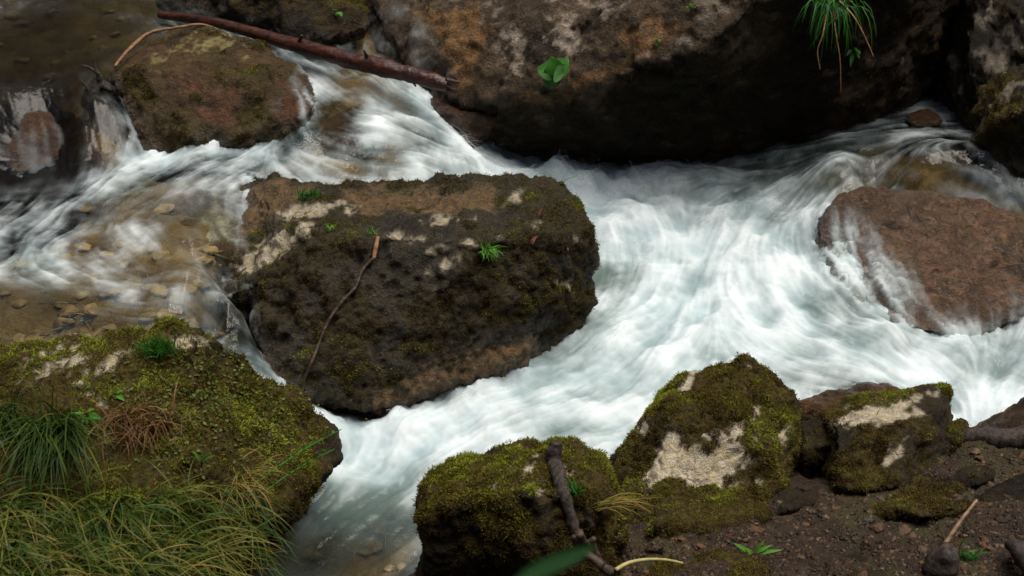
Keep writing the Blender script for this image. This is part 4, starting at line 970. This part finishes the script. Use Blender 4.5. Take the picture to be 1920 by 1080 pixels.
# broad leaves in front of the pale slope
b0 = spot(1062, 158)[0] + X(0, -.02, 0)
lv = []
for (tx, ty, w, dy) in [(1012,125,.075,.03), (1060,112,.07,.05), (1022,160,.075,.06), (1035,112,.06,.07), (1056,140,.07,.09)]:
    tip = PY(tx, ty, b0.y - dy); bs = PY(1042, 136, b0.y - dy * .7 - .02)
    dv = tip - bs
    lv.append(leaf_arrays(bs - dv * .2, dv, X(random.uniform(-.2,.2), -.75, .65), dv.length * 1.35, w * 1.1, .12, .25))
st = [tube_arrays([b0, PY(1062,120,b0.y - .04), PY(1042,136,b0.y - .06)], [.002,.002,.0015], 6)]
herb('broad_leaf_plant', 'broad round green leaves growing from the pale slope of the huge rock', 'plant', lv, st, .28, at=b0)
def sprig(label, px, py, tips, w, back=0.03, tint=.6, name='seedling', objs=None, lean=0.35):
    b = spot(px, py, objs)[0]
    lv, st = [], []
    for (tx, ty) in tips:
        tip = PY(tx, ty, b.y - back * random.uniform(.6, 1.3)); dv = tip - b
        lv.append(leaf_arrays(b + dv * .25, dv, X(random.uniform(-.3,.3), -.5, .8), dv.length * .8, w * random.uniform(.8, 1.15), .2, lean))
        st.append(tube_arrays([b, b + dv * .15, b + dv * .3], [.0016, .0014, .001], 5))
    herb(name, label, 'plant', lv, st, tint, at=b)
sprig('small green plant hanging in the dark below the overhang tuft', 1600, 92, [(1590,100),(1612,105),(1596,118),(1606,86),(1613,95)], .016, .05, .45)
sprig('bright seedling of strap leaves on the bottom mossy mound', 1410, 1042, [(1388,1020),(1458,1028),(1440,1022),(1425,1018),(1405,1030)], .012, .02, .8)
sprig('light green seedling low on the left boulder beside the dark tuft', 162, 778, [(140,768),(165,762),(182,780),(150,790),(178,790),(160,795)], .016, .03, .75)
sprig('light green seedling beneath the white flecks of the left boulder', 216, 738, [(205,735),(225,730),(228,745),(212,750)], .013, .03, .75)
sprig('narrow green shoot in the middle of the left boulder', 378, 872, [(370,850),(380,848),(388,852)], .008, .03, .7)
sprig('small green leaves at the top edge on the dark mossy rock', 632, 22, [(625,14),(640,24),(632,28)], .02, .04, .6)
sprig('tiny green leaves in the crack of the pale slope', 1232, 75, [(1228,70),(1238,72),(1232,82)], .014, .03, .55)
sprig('green sprig with a red stalk at the top of the huge rock', 1296, 18, [(1290,8),(1302,10),(1296,0)], .016, .03, .6)
for k, (lab, a, bb) in enumerate([('lower long green stem with tiny leaves leaning towards the rapids', (470,945), (628,842)), ('upper long green stem with tiny leaves crossing the lower left boulder', (452,930), (640,805))]):
    p0 = spot(*a, [boulder_left])[0]; p3 = PY(*bb, 3.2 if k else 3.1)
    mids = [p0.lerp(p3, .33) + X(0, 0, .012), p0.lerp(p3, .66) + X(0, 0, .012)]
    lv = []
    for j in range(9):
        c = p0.lerp(p3, .3 + .075 * j) + X(0, 0, .01); dv = X(random.uniform(-1, 1), -.4, random.uniform(.2, 1))
        lv.append(leaf_arrays(c, dv, X(0, -1, .3), .016, .008, .1, .1, n=5))
    herb('trailing_stem', lab, 'plant', lv, [tube_arrays([p0, *mids, p3], [.0026,.0026,.0022,.0012], 6)], .75, at=p0, smat=M_GREEN)
# ground-hugging herb leaves over the left boulder
cnt = 1300
hv, hf, ht = [], [], []
for k in range(cnt):
    x = random.gauss(400, 90); y = random.gauss(760, 65)
    p, nr = spot(x, y, [boulder_left])
    dv = Vector((random.uniform(-1, 1), random.uniform(-1, 1), random.uniform(-.2, .8))); 
    v, f = leaf_arrays(p + nr * .006, dv, nr, random.uniform(.006, .014), random.uniform(.005, .009), .15, .2, n=3)
    b = len(hv); hv += [tuple(q) for q in v]; hf += [tuple(i + b for i in q) for q in f]; ht += [min(max(random.gauss(.35, .18), 0), 1)] * len(v)
me = mesh_np('ground_cover', np.array(hv), np.array(hf)); attr(me, 'tint', np.array(ht))
tag(link('ground_cover', me, blade_material('herb_leaf', [(0, (0.030, 0.042, 0.008)), (.5, (0.085, 0.11, 0.014)), (1, (0.18, 0.24, 0.04))], .3)), 'tiny creeping herb leaves spread over the lower left boulder', 'herbs', kind='stuff')
# blurred dark green leaf close to the lens
p0 = PY(955, 1100, 0.62); p1 = PY(1150, 998, 0.72)
v, f = leaf_arrays(p0, p1 - p0, X(.2, -.5, .8), (p1 - p0).length, .010, .2, .12)
herb('foreground_leaf', 'out of focus dark green leaf close in front at the bottom edge', 'leaf', [(v, f)], [tube_arrays([PY(900,1180,.60), PY(920,1130,.61), p0], [.002,.002,.0015], 6)], .3, blade_material('dark_green_leaf', [(0, (0.008, 0.035, 0.010)), (1, (0.014, 0.055, 0.014))], .2), at=p0)
# fallen leaves
for lab, x, y in [('curled pink red fallen leaf on the dark side of the wide boulder', 998, 458), ('small red fallen leaf near the right end of the wide boulder', 1062, 474), ('tiny red fallen leaf high on the right of the wide boulder', 1016, 410)]:
    p, nr = spot(x, y, [boulder_mid], .004)
    me = from_pieces('fallen_leaf', [([q - p for q in leaf_arrays(p, X(random.uniform(-.3,.3), -.3, 1), nr, .03, .016, .5, .5)[0]], leaf_arrays(p, X(0,0,1), nr, .03, .016)[1])])
    tag(link('fallen_leaf', me, plain_material('red_leaf', (0.16, 0.05, 0.045), (0.30, 0.12, 0.10), 60), None, p), lab, 'leaf')

# ------------------------------------------------------------------ stones and gravel on the soil at the lower right
gobj = bpy.data.objects['ground']
def chip(seed, flat=0.55):
    rr = random.Random(seed); bm = bmesh.new()
    for _ in range(16):
        v = Vector((rr.gauss(0, 1), rr.gauss(0, 1), rr.gauss(0, 1))).normalized()
        bm.verts.new((v.x * rr.uniform(.8, 1.15), v.y * rr.uniform(.55, .85), v.z * flat))
    r = bmesh.ops.convex_hull(bm, input=bm.verts)
    junk = list({e for e in r['geom_interior'] + r['geom_unused'] if isinstance(e, bmesh.types.BMVert)})
    bmesh.ops.delete(bm, geom=junk, context='VERTS')
    return bm
pm = []
for k in range(10):
    bm = chip(k * 7 + 1, random.uniform(.35, .6))
    bmesh.ops.bevel(bm, geom=bm.edges[:] + bm.verts[:], offset=0.10, segments=2, affect='EDGES', profile=0.6)
    bmesh.ops.subdivide_edges(bm, edges=bm.edges[:], cuts=1, use_grid_fill=True)
    me = bpy.data.meshes.new('pebble'); bm.to_mesh(me); bm.free()
    v = verts_of(me); nv = v * (1 + 0.09 * fbm(v * 3 + 9 * k, 3, k))[:, None]
    me.vertices.foreach_set('co', nv.astype(np.float32).ravel()); me.update()
    me.polygons.foreach_set('use_smooth', np.ones(len(me.polygons), bool))
    base = random.choice([(0.075, 0.044, 0.024), (0.040, 0.025, 0.015), (0.105, 0.068, 0.040), (0.055, 0.043, 0.034), (0.10, 0.052, 0.022)])
    tt = NT('pebble_stone')
    cc = tt.mix(tt.map(tt.noise(60, 5, .7), .35, .65), tuple(c * .35 for c in base), tuple(c * 1.3 for c in base))
    cc = tt.mix(tt.map(tt.noise(25, 4, .6), .52, .62, 0, .8), cc, (0.022, 0.013, 0.007))
    me.materials.append(tt.done(tt.bsdf(cc, .6, tt.bump(tt.noise(150, 4, .65), .8, .006), .25))); pm.append(me)
def on_soil():
    while True:
        x, y = random.uniform(1170, 1960), random.uniform(800, 1090)
        if y > 1000 - (x - 1180) * .24 and not (x > 1880 and y < 830): return x, y
for k in range(120):
    x, y = on_soil(); p, nr = spot(x, y, [gobj])
    if p.z < ZW(np.array([[p.x, p.y]]))[0] + 0.02: continue
    o = bpy.data.objects.new('pebble', pm[k % 10]); COL.objects.link(o)
    r = 0.007 + 0.028 * random.random() ** 2.4
    o.location = p - X(0, 0, r * .12); o.scale = (r, r, r); o.rotation_euler = (random.uniform(-.3, .3), random.uniform(-.3, .3), random.uniform(0, 6.28))
    tag(o, 'small brown stone lying loose on the dark wet soil at the lower right', 'pebble', 'pebbles on the soil bank')
# fine gravel and crumbs of earth nobody could count
cv, cf = [], []
for k in range(6):
    bm = chip(500 + k); bm.verts.ensure_lookup_table(); bm.verts.index_update()
    bmesh.ops.triangulate(bm, faces=bm.faces); bm.verts.index_update()
    cv.append(np.array([tuple(v.co) for v in bm.verts])); cf.append(np.array([[v.index for v in f.verts] for f in bm.faces])); bm.free()
GV, GF, GT, off = [], [], [], 0
for k in range(7000):
    x, y = on_soil(); p, nr = spot(x, y, [gobj])
    if p.z < ZW(np.array([[p.x, p.y]]))[0] + 0.01: continue
    a = random.uniform(0, 6.28); r = 0.0022 + 0.0075 * random.random() ** 3; j = k % 6
    ca, sa = math.cos(a), math.sin(a); v = cv[j] @ np.array([[ca, sa, 0], [-sa, ca, 0], [0, 0, 1]]) * r + np.array(p)
    GV.append(v); GF.append(cf[j] + off); GT.append(np.full(len(v), random.random())); off += len(v)
me = mesh_np('gravel', np.concatenate(GV), np.concatenate(GF), False); attr(me, 'tint', np.concatenate(GT))
tag(link('gravel', me, blade_material('gravel', [(0, (0.010, 0.0055, 0.003)), (.6, (0.028, 0.015, 0.0075)), (.9, (0.062, 0.036, 0.019)), (1, (0.12, 0.08, 0.05))], 0.0, 0.6)), 'fine brown gravel and earth crumbs strewn over the wet soil bank', 'gravel', kind='stuff')

# stones lying on the bed of the clear pools at the left
bm_ = plain_material('bed_stone', (0.10, 0.068, 0.034), (0.36, 0.29, 0.18), 24, .5)
bedm = []
for k in range(5):
    m2 = pm[k].copy(); m2.materials.clear(); m2.materials.append(bm_); bedm.append(m2)
for k in range(110):
    x, y = (random.uniform(-20, 440), random.uniform(370, 640)) if k < 70 else ((random.uniform(-20, 260), random.uniform(15, 150)) if k < 90 else (random.uniform(520, 800), random.uniform(930, 1075)))
    p, nr = spot(x, y, [gobj])
    zw_ = ZW(np.array([[p.x, p.y]]))[0]
    if p.z > zw_ - 0.05: continue
    o = bpy.data.objects.new('bed_stone', bedm[k % 5]); COL.objects.link(o)
    r = min(random.uniform(.02, .062), (zw_ - p.z) * .8)
    o.location = p; o.scale = (r, r, r * .7); o.rotation_euler = (random.uniform(-.2, .2), random.uniform(-.2, .2), random.uniform(0, 6.28))
    tag(o, 'tan stone lying on the stream bed under clear brown water', 'stone', 'stones on the stream bed')
